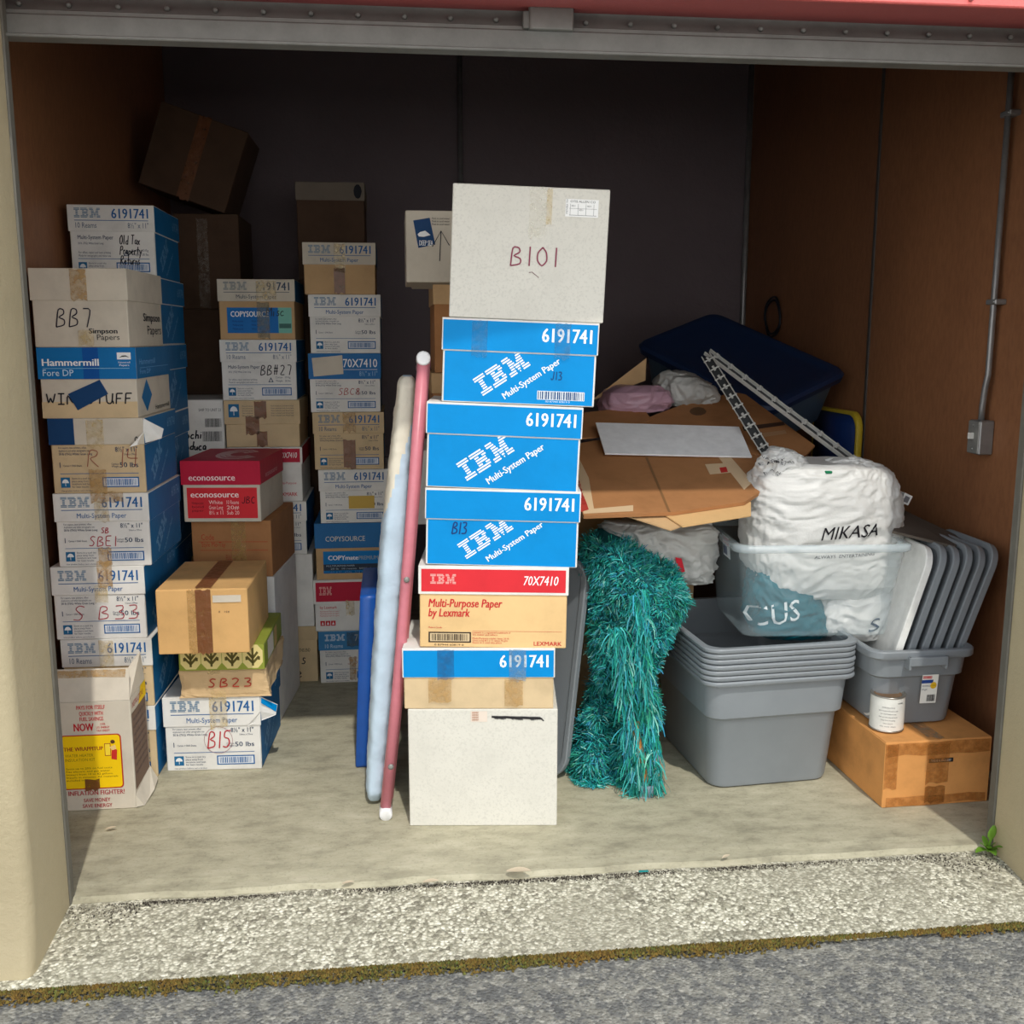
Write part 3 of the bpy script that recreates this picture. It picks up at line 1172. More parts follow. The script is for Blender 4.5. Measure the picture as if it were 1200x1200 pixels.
def gma(p):
    p.text('HANDLE WITH CARE THIS END', .4, .72, .08, I_BLACK, .5, bold=.01)
    p.pen("ma's", .52, .42, .3, I_BLACK, .003, .15, .1, .9)
    p.pen('Ma', .25, .42, .3, I_BLACK, .003)
    p.pen('ville', .4, .1, .3, I_BLACK, .003, .15, .1, .9)


PC = dict(body=WHITE, lid=WHITE, sb=d_side, sl=d_side_lid, group=GC)
stack(4.39, [
    dict(PC, L=286, R=372, top=735, lid_y=751, body=KRAFT2, lid=KRAFT2, fb=gma, sb=None, sl=None, label="kraft box with handwriting ending ma's, on the floor behind the small stack"),
    dict(PC, L=278, R=366, top=650, body=WHITE, lid=None, sb=None, label='plain white tall carton above the handwritten kraft box'),
    dict(PC, L=268, R=359, top=588, lid_y=611, fl=d_lid_end(multi=False), fb=d_body_end(), label='white paper carton marked 50 lbs half hidden behind the brown box'),
    dict(PC, L=265, R=354, top=524, lid_y=544, fl=redlid(), fb=lexwhite, sl=lambda p: p.rect(0, 0, 1, 1, CRIMSON, 1), sb=None, label='white carton with crimson lid half hidden by the red box'),
    dict(PC, L=262, R=351, top=469, lid_y=497, body=KRAFT2, lid=KRAFT2, fl=umb_only, sb=None, sl=None,
         tapes=tp((.40, .62, .56, .98, TAPED), (.28, .28, .46, .66, TAPED), (.42, .02, .56, .34, TAPED)), label='kraft carton with umbrella symbol and crooked brown tape'),
    dict(PC, L=257, R=347, top=398, lid_y=424, fl=d_lid_end(multi=False), fb=bb27, label='white carton marked BB27 in black pen'),
    dict(PC, L=254, R=345, top=327, lid_y=353, body=KRAFT, lid=CREAM, fl=d_lid_end((60, 76, 96), (120, 130, 136)), fb=misc_body, sb=None,
         tapes=tp((.5, .02, .66, .62, sheer('smoky_tape', (96, 104, 88), .55, .3)), (.5, .66, .76, .98, TAPEC)), label='kraft carton with blue label marked Misc, top of its column'),
], dp=.43)

# ---- column of eight left of the ironing board
GD = 'cartons in the column left of the ironing board'


def blue7410(p):
    p.rect(0, 0, 1, 1, card('lid_blue', (44, 110, 170), .08, .55), 1)
    p.text('70X7410', .95, .46, .32, I_WHITE, .47, 'R', bold=.01)
    p.rect(.42, .36, .95, .375, I_WHITE, 2)
    p.text('8½" x 11"', .95, .12, .18, (150, 190, 220), .25, 'R')
    p.poly([(.05, .82), (.47, .93), (.48, .2), (.07, .1)], CREAM, 4)


def copymate(p):
    p.rect(.1, .2, .94, .9, card('mate_blue', (22, 122, 190), .08, .5), 1)
    p.rect(.1, .2, .94, .49, (52, 62, 78), 2)
    p.rect(.1, .2, .94, .29, (30, 116, 178), 3)
    p.text('COPYmate', .17, .62, .14, I_WHITE, .42, bold=.03)
    p.text('PREMIUM', .6, .62, .12, (150, 166, 176), .27, bold=.02)
    p.text('MULTIPURPOSE PAPER', .14, .41, .05, (190, 206, 216), .4)
    p.text('20 lb  10 reams  5000 sheets', .2, .32, .05, (190, 206, 216), .68)
    p.text('8½ x 11   white   long grain   copier', .2, .22, .05, (220, 232, 240), .68)


def lexdot(p):
    p.text('by Lexmark', .07, .82, .1, I_RED, .24, bold=.01)
    for k in range(3):
        p.text('Multi-Purpose Paper for copiers', .07, .7 - .08 * k, .05, I_RED, .27)
    for k in range(3):
        p.rect(.07 + .075 * k, .2, .135 + .075 * k, .38, I_RED, 2)
        p.poly([(.085 + .075 * k, .24), (.12 + .075 * k, .24), (.1025 + .075 * k, .35)], I_WHITE, 3)


def bluelid8(p):
    p.rect(0, 0, 1, 1, card('lid_blue2', (62, 128, 178), .08, .55), 1)
    p.bars(.09, .48, .28, .36, (214, 226, 236))
    p.text('70X7410', .93, .46, .34, I_WHITE, .42, 'R', bold=.01)
    p.text('10 Reams', .09, .12, .2, (200, 220, 234), .25)


PD = dict(body=WHITE, lid=WHITE, sb=d_side, sl=d_side_lid, group=GD)
D_items = [
    dict(PD, L=373, R=456, top=739, lid_y=761, fl=bluelid8, fb=pen_after(d_body_end(), ('S3R', .4, .55, .22, (160, 90, 80), .0016)),
         tapes=tp((.43, .05, .52, .5, TAPE), (.4, .7, .62, .98, sheer('grey_tape', (70, 90, 104), .6))), label='white carton with faded blue lid at the bottom of the column'),
    dict(PD, L=367, R=452, top=679, lid_y=707, fl=redlid(), fb=lexdot, sb=None, sl=None, tapes=tp((.44, .3, .56, .6, TAPEC)), label='white carton with red printing under the blue-lidded kraft one'),
    dict(PD, L=368, R=454, top=613, lid_y=642, body=KRAFT, lid=card('source_lid_blue', (48, 112, 168), .1, .55), fl=lambda p: p.text('COPYSOURCE', .15, .28, .2, (212, 210, 196), .54, bold=.01),
         fb=copymate, sb=None, sl=None, label='kraft carton with flat blue lid left of the ironing board'),
    dict(PD, L=373, R=455, top=550, lid_y=575, fl=d_lid_end(), fb=lambda p: (d_body_end()(p), p.rect(.42, .45, .8, .84, (206, 172, 86), 7), p.pen('Return', .46, .68, .1, (120, 96, 50), .0012, .2), p.pen('to stack', .46, .53, .1, (120, 96, 50), .0012, .2)), label='white paper carton with a yellow note stuck on it'),
    dict(PD, L=366, R=450, top=483, lid_y=508, body=KRAFT2, lid=KRAFT2, fl=d_lid_end(multi=False), fb=d_body_end(), tapes=tp((.42, .02, .59, .52, TAPED), (.42, .66, .6, 1.0, TAPE)), label='beige paper carton with dark tape above the one with the yellow note'),
    dict(PD, L=361, R=446, top=414, lid_y=444, fl=blue7410, fb=pen_after(d_body_end(), ('SBC8', .4, .52, .2, (170, 66, 66), .0018, .2, .1, 1.2)), label='white carton marked SBC8 under a blue lid with a pale patch'),
    dict(PD, L=361, R=446, top=345, lid_y=371, fl=d_lid_end(), fb=d_body_end(), label='white paper carton second from the top of the column left of the ironing board'),
    dict(PD, L=354, R=440, top=284, lid_y=310, body=KRAFT, lid=CREAM, fl=d_lid_end(), sb=None, tapes=tp((.42, .02, .57, .5, TAPED), (.43, .42, .58, .98, TAPEC)), label='kraft carton with cream lid and shiny tape, top of its column'),
]
stack(4.36, D_items, dp=.43)


# ---- box with the yellow label
def yellow_front(p):
    p.text('PAYS FOR ITSELF', .5, .93, .035, I_RED, .36, 'C', bold=.02)
    p.text('QUICKLY WITH', .5, .875, .035, I_RED, .3, 'C', bold=.02)
    p.text('FUEL SAVINGS', .5, .825, .035, I_RED, .3, 'C', bold=.02)
    p.text('NOW', .27, .735, .068, I_RED, .25, bold=.035)
    for k, s in enumerate(('15%', 'U.S. ENERGY', 'TAX CREDIT')):
        p.text(s, .64, .785 - .03 * k, .018, I_RED, (.06, .17, .17)[k], 'C', bold=.015)
    m1, m2 = card('label_red', (176, 52, 40), .06, .6), card('label_yellow', (246, 204, 20), .06, .55)

    def rrect(a, b2, c, d, r, m, lay):
        pts = []
        for cx, cyy, a0 in ((c - r, d - r * .7, 0), (a + r, d - r * .7, 90), (a + r, b2 + r * .7, 180), (c - r, b2 + r * .7, 270)):
            for k in range(5):
                t = R(a0 + 22.5 * k)
                pts.append((cx + r * math.cos(t), cyy + r * .7 * math.sin(t)))
        p.poly(pts, m, lay)
    rrect(.08, .2, .86, .7, .05, m1, 1)
    rrect(.098, .21, .842, .69, .04, m2, 2)
    p.text('THE WRAPPITUP', .12, .555, .035, (150, 40, 34), .5, bold=.03)
    p.text('WATER HEATER', .13, .5, .026, (150, 120, 20), .36)
    p.text('INSULATION KIT', .13, .46, .026, (150, 120, 20), .38)
    for k, s in enumerate(('Saves up to 20% on fuel costs.', 'Fits electric and gas water', 'heaters from 10 to 82 gallons.', 'Installs in minutes. All materials', 'included in kit.')):
        p.text(s, .13, .385 - .027 * k, .017, (112, 84, 20), (.6, .56, .6, .66, .3)[k])
    # a figure putting a jacket round a tank
    p.poly([(.64, .5), (.72, .5), (.72, .615), (.64, .615)], (150, 60, 40), 3)
    p.poly([(.648, .506), (.712, .506), (.712, .609), (.648, .609)], (246, 214, 60), 4)
    p.poly([(.72, .47), (.79, .46), (.80, .55), (.76, .585), (.73, .56)], (200, 50, 40), 4)
    p.poly([(.70, .58), (.78, .6), (.79, .56), (.74, .55)], (236, 200, 130), 5)
    p.poly([(.75 + .03 * math.cos(t * .63), .628 + .018 * math.sin(t * .63)) for t in range(10)], (90, 60, 40), 5)
    p.text('INFLATION FIGHTER!', .5, .145, .042, (166, 52, 60), .72, 'C', bold=.02)
    p.text('SAVE MONEY', .5, .08, .034, (166, 52, 60), .34, 'C', bold=.02)
    p.text('SAVE ENERGY', .5, .028, .034, (166, 52, 60), .38, 'C', bold=.02)
    p.tape(.36, .2, .55, .29, TAPED, 6)


a0, a1 = atY(70, 900, 3.21), atY(157, 900, 3.21)
wx0, wx1 = a0.x - .012, a1.x
zt = atY(106, 822, 3.21).z
t = thing('cardboard_box', 'tall cream box with a big yellow label, beside the left pier', 'box', ((wx0 + wx1) / 2, 3.31, 0))
hw = (wx1 - wx0) / 2
b = MB()
b.box((-hw, -.1, 0), (hw, .1, zt), CREAM, .003)
yellow_front(Panel(b, (-hw, -.1, 0), (1, 0, 0), (0, 0, 1), 2 * hw, zt))
p = Panel(b, (hw, -.1, 0), (0, 1, 0), (0, 0, 1), .2, zt)
p.rect(.05, .16, .95, .86, (120, 96, 80), 1)
p.poly([(.1, .0), (1, .02), (1, .14), (.1, .06)], (170, 60, 60), 1)
p.poly([(.5, .86), (1, .86), (1, 1.0), (.7, 1.0)], (246, 204, 20), 2)
p.text('INSTRUCTIONS', .12, .9, .05, (170, 60, 60), .7)
for k in range(8):
    p.text('wrap the jacket round the tank', .12, .78 - .07 * k, .03, (70, 56, 60), .76)
b.build('body', t)
b = MB()                                    # raised top flaps leaning inward
b.add([(-hw, -.1, zt), (hw, -.1, zt), (hw - .008, -.055, zt + .088), (-hw + .012, -.055, zt + .09), (-hw, -.097, zt), (hw, -.097, zt), (hw - .008, -.052, zt + .09), (-hw + .012, -.052, zt + .092)],
      [(0, 1, 2, 3), (7, 6, 5, 4), (2, 1, 5, 6), (0, 3, 7, 4), (3, 2, 6, 7)], CREAM)
p = Panel(b, (-hw, -.1, zt), (1, 0, 0), Vector((0, .045, .09)).normalized(), 2 * hw, .1)
p.tape(.05, .74, .93, .98, TAPE, 2)
b.build('top_flap', t)
b = MB()
b.add([(hw, -.1, zt), (hw, .1, zt), (hw - .006, .09, zt + .10), (hw - .03, -.03, zt + .06), (hw - .003, -.1, zt), (hw - .003, .1, zt), (hw - .009, .09, zt + .10), (hw - .033, -.03, zt + .06)],
      [(0, 1, 2, 3), (7, 6, 5, 4), (1, 5, 6, 2), (0, 3, 7, 4), (2, 6, 7, 3)], CREAM)
b.build('side_flap', t)
b = MB()
b.add([(hw, -.1, 0.004), (hw + .022, -.085, 0.002), (hw + .03, .02, .008), (hw + .024, .1, .012), (hw, .1, .06), (hw, -.1, .045)], [(0, 1, 2, 3, 4, 5), (5, 4, 3, 2, 1, 0)], CREAM)
b.build('bottom_flap', t)

# ---- small front stack
GB = 'boxes in the small front stack'


def b15(p):
    d_body_end()(p)
    p.pen('B15', .44, .5, .38, (186, 50, 60), .003, .15, .1, .75)
    n = 22
    p.stroke([(p.w * (.555 + .15 * math.cos(R(360 * k / n))), p.h * (.68 + .3 * math.sin(R(360 * k / n)))) for k in range(n + 1)], (150, 90, 100), .0013)


sB = stack(3.48, [
    dict(body=WHITE, lid=WHITE, L=189, R=305, top=817, lid_y=851, fl=d_lid_end(), fb=b15, sb=d_side, sl=d_side_lid, group=GB, dp=.42,
         tapes=tp((.48, .58, .66, 1.0, TAPEC)), extra=lambda t, hw, hd, ht: bent_flap(t, hw, hd, ht, -.01, WHITE, True), label='white carton marked B15 in red, torn lid flap, on the floor'),
], yaw=R(-3))
z1 = atY(247, 817, 3.48).z

# crumpled kraft package
x0, x1 = atY(211, 800, 3.47).x, atY(318, 800, 3.47).x
z2 = atY(260, 784, 3.47).z
PW, PH, PDp = x1 - x0, z2 - z1, .40
t = thing('paper_package', 'crumpled kraft paper package marked SB23, on the carton marked B15', 'package', ((x0 + x1) / 2, 3.47 + PDp / 2, z1), (0, 0, R(-2)), GB)
bm = bmesh.new()
bmesh.ops.create_cube(bm, size=1)
bmesh.ops.scale(bm, vec=(PW, PDp, PH - .004), verts=bm.verts)
bmesh.ops.translate(bm, vec=(0, 0, PH / 2), verts=bm.verts)
bmesh.ops.subdivide_edges(bm, edges=bm.edges, cuts=14, use_grid_fill=True)
for v in bm.verts:
    q = v.co * 16
    d = mn.noise(q) * .006 + abs(mn.noise(q * 2.3)) * .006
    nrm = Vector((v.co.x / PW * 2, v.co.y / PDp * 2, (v.co.z - PH / 2) / PH * 2))
    k = sorted((abs(nrm.x), abs(nrm.y), abs(nrm.z)))
    edge = max(0, k[1] - .86) / .14
    inward = Vector((0 if abs(nrm.x) < .99 else math.copysign(1, nrm.x), 0 if abs(nrm.y) < .99 else math.copysign(1, nrm.y), 0 if abs(nrm.z) < .99 else math.copysign(1, nrm.z)))
    fr = .25 if nrm.y < -.99 and k[1] < .8 else 1
    if v.co.z > .005:
        v.co -= inward * (d * fr + .006 * edge)
    if nrm.x > .99:
        v.co.x += .02 * mn.noise(v.co * 7) - .004
bm.verts.index_update()
b = MB()
b.add([v.co[:] for v in bm.verts], [[v.index for v in f.verts] for f in bm.faces], card('paper_wrap', (206, 176, 134), .12, .7, 0, .3), False)
bm.free()
p = Panel(b, (-PW / 2, -PDp / 2 - .0015, 0), (1, 0, 0), (0, 0, 1), PW, PH)
p.pen('SB23', .33, .38, .3, (176, 62, 48), .0028, .35, .08, 1.5)
b.build('paper_wrap', t)
b = MB()
p = TapePanel(t, (-PW / 2, -PDp / 2 - .003, 0), (1, 0, 0), (0, 0, 1), PW, PH)
p.tape(.36, .02, .52, .26, TAPEC)
p.tape(.33, .84, .47, 1.0, TAPEC)

# green leaf box
x0, x1 = atY(209, 770, 3.46).x, atY(310, 770, 3.46).x
z3 = atY(260, 756, 3.46).z


def leafs(p):
    p.rect(0, 0, 1, 1, GREEN, 1)
    for k in range(4):
        cx = .135 + .243 * k
        cxm, cym = cx * p.w, .52 * p.h
        r = .47 * p.h
        o8 = [(-.5, 1), (.5, 1), (1, .5), (1, -.5), (.5, -1), (-.5, -1), (-1, -.5), (-1, .5)]
        p.poly([((cxm + a * r * .82) / p.w, (cym + c * r) / p.h) for a, c in o8], (222, 206, 140), 2)
        dk = (96, 88, 44)

        def ln(ax, ay, bx, by, wd=.11):
            A, B = Vector((ax, ay)), Vector((bx, by))
            nn = Vector((-(B - A).y, (B - A).x)).normalized() * wd
            p.poly([((cxm + q.x * r * .82) / p.w, (cym + q.y * r) / p.h) for q in (A + nn, B + nn, B - nn, A - nn)], dk, 3)
        ln(0, -.8, 0, .75)
        for s in (-1, 1):
            ln(0, -.55, .62 * s, .0)
            ln(0, -.15, .5 * s, .38)
            ln(.62 * s, 0, .62 * s, -.3)


carton('green box with a row of pale leaf badges, under the taped kraft box', (x0 + x1) / 2, 3.46, z2, x1 - x0, .41, z3 - z2, 0, body=GREEN, yaw=R(-2), fb=leafs,
       sb=lambda p: (p.rect(.18, .1, .5, .9, CREAM, 1), p.rect(.55, .1, .7, .9, (206, 170, 110), 1)), group=GB)
# taped kraft box
x0, x1 = atY(183, 720, 3.37).x, atY(291, 720, 3.37).x
z4 = atY(236, 691, 3.37).z


def kbox_tape(front, top):
    front.tape(.34, .0, .43, 1.0, TAPE)
    front.tape(.43, .0, .60, 1.0, TAPED)
    top.tape(.42, .02, .60, .99, TAPED)
    front.rect(.62, .80, .93, .91, CREAM, 9)
    front.pen('STABLE FREE', .66, .83, .05, (130, 116, 84), .0012, .3, .0, .8)
    front.pen('office', .68, .64, .05, (120, 100, 80), .001)


carton('open-seamed kraft box with wide brown tape, topmost of the small front stack', (x0 + x1) / 2, 3.37, z3, x1 - x0, .43, z4 - z3, 0, body=card('kraft_warm', (214, 170, 112), .14), yaw=R(-1.5), tapes=kbox_tape, flaps=True, group=GB)

# ---- stack behind it with the red box
GB2 = 'boxes in the stack with the red box'


def brownbox(p):
    p.text('Code', .12, .66, .1, (176, 66, 40), .16)
    p.text('Style Mo-Tay', .12, .54, .08, (176, 66, 40), .3)
    p.rect(.08, .62, .95, .63, (176, 66, 40), 2)
    p.rect(.1, .47, .95, .48, (176, 66, 40), 2)
    p.text('FULL POWER', .42, .3, .09, (150, 52, 40), .2)
    p.text('(numbers)', .44, .2, .06, (150, 52, 40), .16)


def econ_lid(p):
    p.rect(0, 0, 1, 1, CRIMSON, 1)
    p.text('econosource', .1, .18, .26, (240, 214, 214), .58, bold=.02)


def econ_body(p):
    p.rect(.05, .1, .96, .92, RED, 1)
    p.text('econosource', .1, .66, .16, (246, 226, 220), .62, bold=.022)
    for k, s in enumerate(('White', 'Grain Long', '8½ x 11')):
        p.text(s, .33, .48 - .14 * k, .1, (246, 214, 206), .18)
    for k, s in enumerate(('10 Reams', '20#', 'Sub 20')):
        p.text(s, .56, .48 - .14 * k, .1, (246, 214, 206), .16)
    for k, s in enumerate(('Multipurpose', 'bond', 'paper')):
        p.text(s, .11, .48 - .1 * k, .06, (90, 20, 30), .15)
    p.pen('JBC', .76, .5, .18, (60, 20, 30), .002)


def econ_top(p):
    for q in range(3):
        pts = []
        for k in range(15):
            t = k / 14 * 5.2 + .5
            rx, ry = .26 - .06 * q, .36 - .09 * q
            pts.append(((.52 + rx * math.cos(t) + .1 * (k / 14)) * p.w, (.5 + ry * math.sin(t)) * p.h))
        p.stroke(pts, (226, 180, 180), .018, 3)
    p.rect(0.0, .0, 1, 1, CRIMSON, 1)


stack(3.93, [
    dict(L=215, R=322, top=676, body=WHITE, lid=None, group=GB2, dp=.43, label='plain white carton under the brown box with red lettering'),
    dict(L=223, R=318, top=610, body=KRAFTB, lid=None, fb=brownbox, group=GB2, dp=.44, tapes=tp((.5, .1, .68, 1.0, TAPE)), label='brown box with faint red lettering under the red box'),
    dict(top_print=econ_top, L=210, R=305, top=540, lid_y=568, Y=3.90, body=CREAM, lid=CRIMSON, fl=econ_lid, fb=econ_body, group=GB2, dp=.42, sl=lambda p: p.text('econosource', .2, .2, .24, (214, 150, 160), .5, bold=.02), label='red-lidded carton with a red front panel on the brown box'),
], yaw=R(-5.5))


# ---- the tall stack in front
GF = 'boxes in the tall front centre stack'


def b101(p):
    p.rect(.72, .79, .93, .92, (238, 238, 236), 1)
    p.rect(.745, .80, .92, .803, (90, 90, 90), 2)
    for k in range(4):
        p.rect(.75 + .05 * k, .80, .752 + .05 * k, .885, (110, 110, 110), 2)
    p.rect(.745, .85, .92, .852, (110, 110, 110), 2)
    p.text('OTIS ALLEN CO', .75, .895, .016, (60, 60, 60), .16)
    for k in range(3):
        p.text('421', .757 + .05 * k, .865 - .03 * (k % 2), .012, (60, 60, 60), .025)
    p.text('MOVED TO', .735, .81, .012, (60, 60, 60), .09, 'L', R(90))
    p.pen('B101', .385, .41, .145, (138, 62, 84), .0026, .24, .02, 1.05)
    p.stroke([(.505 * p.w, .36 * p.h), (.525 * p.w, .365 * p.h), (.57 * p.w, .325 * p.h)], (110, 60, 70), .0016)
    for k in range(9):
        p.rect(.49 + .0, .90 - .03 * k, .61, .902 - .03 * k, (206, 202, 192), 1)


def speck_scribble(p):
    rnd = random.Random(4)
    for q in range(26):
        x = .56 + .33 * q / 26
        p.stroke([(x * p.w, (.945 - .03 * (x - .56)) * p.h), ((x + .03) * p.w, (.925 - .05 * (x - .56) + rnd.uniform(-.008, .008)) * p.h)], (62, 60, 62), .004)
        p.stroke([(x * p.w, (.93 - .04 * (x - .56)) * p.h), ((x + .02) * p.w, (.945 - .06 * (x - .56)) * p.h)], (62, 60, 62), .003)
    p.rect(.42, .895, .53, .985, (222, 208, 194), 2)
    for k in range(4):
        p.pen('NNMW', .43, .905 + .02 * k, .016, (196, 160, 140), .0012, .1, 0, 1.2)


def lexkraft(p):
    p.text('Multi-Purpose Paper', .06, .76, .15, I_RED, .5, bold=.025, shear=.2)
    p.text('by Lexmark', .06, .58, .15, I_RED, .28, bold=.025, shear=.2)
    p.text('Made in Canada', .06, .36, .03, I_RED, .09)
    p.rect(.36, .31, .97, .315, (200, 90, 70), 1)
    for k, s in enumerate(('Lexmark is a registered trademark of', 'the maker and others', 'Multi-Purpose copier laser 20 lb', 'Grain Long 8½ x 11 white 75 g/m', 'Store in a cool dry place')):
        p.text(s, .36, .27 - .04 * k - (.03 if k > 1 else 0), .03, I_RED, (.26, .17, .25, .24, .2)[k])
    p.text('LEXMARK', .78, .05, .075, I_RED, .19, bold=.01)
    p.barcode(.06, .09, .35, .29, (46, 36, 32), (214, 190, 150))
    p.text('0 87944 60819 0', .1, .03, .035, (60, 46, 40), .2)


KL = dict(body=WHITE, lid=WHITE, group=GF, dp=.29)
stack(2.965, [
    dict(KL, L=478, R=652, top=831, body=GREYBOARD, lid=None, fb=speck_scribble, label='plain white speckled box at the bottom of the tall front stack', dp=.31),
    dict(KL, L=471, R=649, top=760, lid_y=794, body=KRAFT2, fl=d_lid_long, tapes=tp((.23, .5, .34, .99, sheer('blue_tape', (40, 100, 150), .5)), (.17, .12, .32, .5, TAPE), (.70, .45, .81, .99, sheer('pale_tape', (110, 150, 180), .5)), (.67, .05, .79, .5, TAPE)),
         label='kraft carton with bright blue taped lid on the speckled bottom box', dp=.32),
    dict(KL, L=489, R=664, top=664, lid_y=697, body=card('kraft_yellowish', (226, 190, 136), .1), fl=redlid(inset=.02), fb=lexkraft, roll=R(.8), label='kraft carton with red lid and red lettering in the tall front stack'),
    dict(KL, L=496, R=677, top=574, lid_y=610, fl=d_lid_long, fb=d_blue_long(lambda p: p.pen('B13', .17, .68, .26, (28, 52, 110), .0026, .12, .12, .75)), sb=d_side, roll=R(1.6), label='bright blue carton marked B13 with blue lid'),
    dict(KL, L=496, R=678, top=474, lid_y=511, fl=d_lid_long, fb=d_blue_long(), sb=d_side, roll=R(2.4), label='bright blue carton between the ones marked B13 and J13'),
    dict(KL, L=515, R=697, top=375, lid_y=413, fl=d_lid_long, fb=d_blue_long(lambda p: p.pen('J13', .71, .5, .16, (26, 66, 120), .002, .2, .05, .8), True), sb=d_side, roll=R(2.3),
         tapes=tp((.19, .56, .29, .98, sheer('blue_tape2', (50, 130, 180), .4)), (.72, .56, .82, .98, sheer('blue_tape3', (50, 130, 180), .4))), label='bright blue carton marked J13 with barcode, under the large white box'),
    dict(KL, L=525, R=707, top=218, body=GREYBOARD, lid=None, fb=b101, roll=R(2.4), tapes=tp((.49, .62, .60, .99, sheer('clear_tape', (226, 222, 206), .35, .15)), (.60, .72, .635, .99, TAPEC)), label='large white box marked B101 on top of the front stack', dp=.33),
], yaw=R(-6.2))

# ---- stack behind the front one: open white box with an arrow
GE = 'boxes in the stack behind the front centre stack'
ex0 = atY(506, 345, 3.66).x
zE = 0
LE = ['lowest', 'second lowest', 'third', 'fourth', 'fifth', 'top']
tops = [.28, .55, .82, 1.09, 1.36, atY(506, 332, 3.66).z]
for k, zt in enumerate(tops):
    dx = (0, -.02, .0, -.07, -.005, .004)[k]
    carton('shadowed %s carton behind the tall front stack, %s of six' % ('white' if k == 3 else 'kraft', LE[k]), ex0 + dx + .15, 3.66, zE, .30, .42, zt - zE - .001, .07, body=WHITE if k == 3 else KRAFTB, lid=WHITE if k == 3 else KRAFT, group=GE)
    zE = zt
ar0 = atY(475, 247, 3.64)


def arrow_front(p):
    p.poly([(.065, .86), (.205, .90), (.25, .53), (.105, .48)], NAVY, 2)
    p.poly([(.10, .67), (.12, .70), (.165, .72), (.19, .69), (.21, .66), (.15, .635), (.11, .64)], I_WHITE, 3)
    p.text('DEEP SEA', .115, .515, .07, I_WHITE, .115, bold=.02)
    for k in range(3):
        p.text('Pack in cool water', .225, .88 - .04 * k, .025, I_BLACK, .15)
    p.stroke([(.285 * p.w, .3 * p.h), (.30 * p.w, .72 * p.h)], I_BLACK, .003)
    p.stroke([(.225 * p.w, .5 * p.h), (.30 * p.w, .72 * p.h), (.37 * p.w, .52 * p.h)], I_BLACK, .003)


def arrow_flaps(t, hw, hd, ht):
    b = MB()
    b.add([(-hw + .004, -hd + .003, 0), (hw, -hd + .003, 0), (hw, -hd + .06, -.02), (-hw + .02, -hd + .06, -.02)], [(0, 1, 2, 3), (3, 2, 1, 0)], CREAM)
    b.build('bottom_flap', t)


carton('pale box with a hand-drawn up arrow and blue sticker, behind the box marked B101', ar0.x + .20, 3.64, zE + .002, .40, .36, ar0.z - zE, 0, body=CREAM, fb=arrow_front, group=GE, extra=arrow_flaps, cat='box')

# ---- boxes lost in the dark at the back left
GG = 'boxes in the dark back left corner'
g0, g1 = atY(205, 300, 4.90), atY(281, 300, 4.90)
zg = atY(243, 250, 4.90).z
gx = (g0.x + g1.x) / 2
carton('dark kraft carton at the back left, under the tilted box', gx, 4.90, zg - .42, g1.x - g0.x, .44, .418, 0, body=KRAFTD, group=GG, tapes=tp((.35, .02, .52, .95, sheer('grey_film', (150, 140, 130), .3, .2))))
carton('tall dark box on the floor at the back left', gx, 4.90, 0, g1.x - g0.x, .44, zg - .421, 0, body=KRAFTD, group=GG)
tw, th_ = .39, .37
roll = R(19)
low = atY(268, 246, 4.93)
t = thing('carton', 'tilted dark carton leaning into the top back left corner', 'box', (low.x - .02 - tw / 2 * math.cos(roll), 4.93 + .2, zg + .004 + tw * math.sin(roll) / 2), (0, roll, 0), GG)
b = MB()
b.box((-tw / 2, -.2, 0), (tw / 2, .2, th_), KRAFTD, .003)
b.build('body', t)
b = MB()
p = Panel(b, (-tw / 2, -.2004, 0), (1, 0, 0), (0, 0, 1), tw, th_)
p.tape(.44, .0, .58, 1.0, TAPED)
b.build('tape', t)
i0, i1 = atY(347, 260, 4.92), atY(428, 260, 4.92)
zi = atY(390, 213, 4.92).z
zz = 0
for k, h in enumerate((.62, .60, .52, zi - 1.74)):
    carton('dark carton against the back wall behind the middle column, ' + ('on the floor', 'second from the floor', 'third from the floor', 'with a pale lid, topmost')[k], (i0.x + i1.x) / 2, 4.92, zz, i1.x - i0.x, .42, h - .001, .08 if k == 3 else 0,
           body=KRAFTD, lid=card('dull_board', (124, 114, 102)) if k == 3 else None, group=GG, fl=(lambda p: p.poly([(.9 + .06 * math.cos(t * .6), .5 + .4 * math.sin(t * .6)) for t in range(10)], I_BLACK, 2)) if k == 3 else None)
    zz += h
# white box leaning between the stacks
h0, h1 = atY(222, 500, 4.42), atY(263, 500, 4.42)
zh = atY(243, 468, 4.42).z


def chi(p):
    p.pen('Mochi', .38, .46, .12, I_BLACK, .004, .15, .15, 1)
    p.pen('broduca', .36, .30, .12, I_BLACK, .004, .15, .15, .9)
    p.barcode(.74, .62, .96, .74, (60, 60, 64), frame=False)
    p.barcode(.70, .42, .96, .56, (60, 60, 64), frame=False)
    p.text('SHIP TO UNIT 21', .66, .84, .04, (60, 60, 64), .3)


carton('white box with two barcodes and black handwriting, squeezed between the stacks', h1.x - .15, 4.42, zh - .30, .30, .40, .298, 0, body=WHITE, fb=chi)
carton('large kraft box under the white box with two barcodes', h1.x - .15, 4.42, 0, .30, .40, zh - .302, 0, body=KRAFT2)


# ================================================================ IRONING BOARD AND BLUE LID
M_PAD = card('pale_blue_pad_cloth', (196, 216, 232), .08, .85, 0, .5)
M_CRM = card('cream_pad_cloth', (232, 226, 208), .08, .85, 0, .5)
M_PINK = flat('pink_enamel', (206, 124, 136), .35)
M_CAPW = flat('white_plastic_cap', (236, 236, 236), .4)


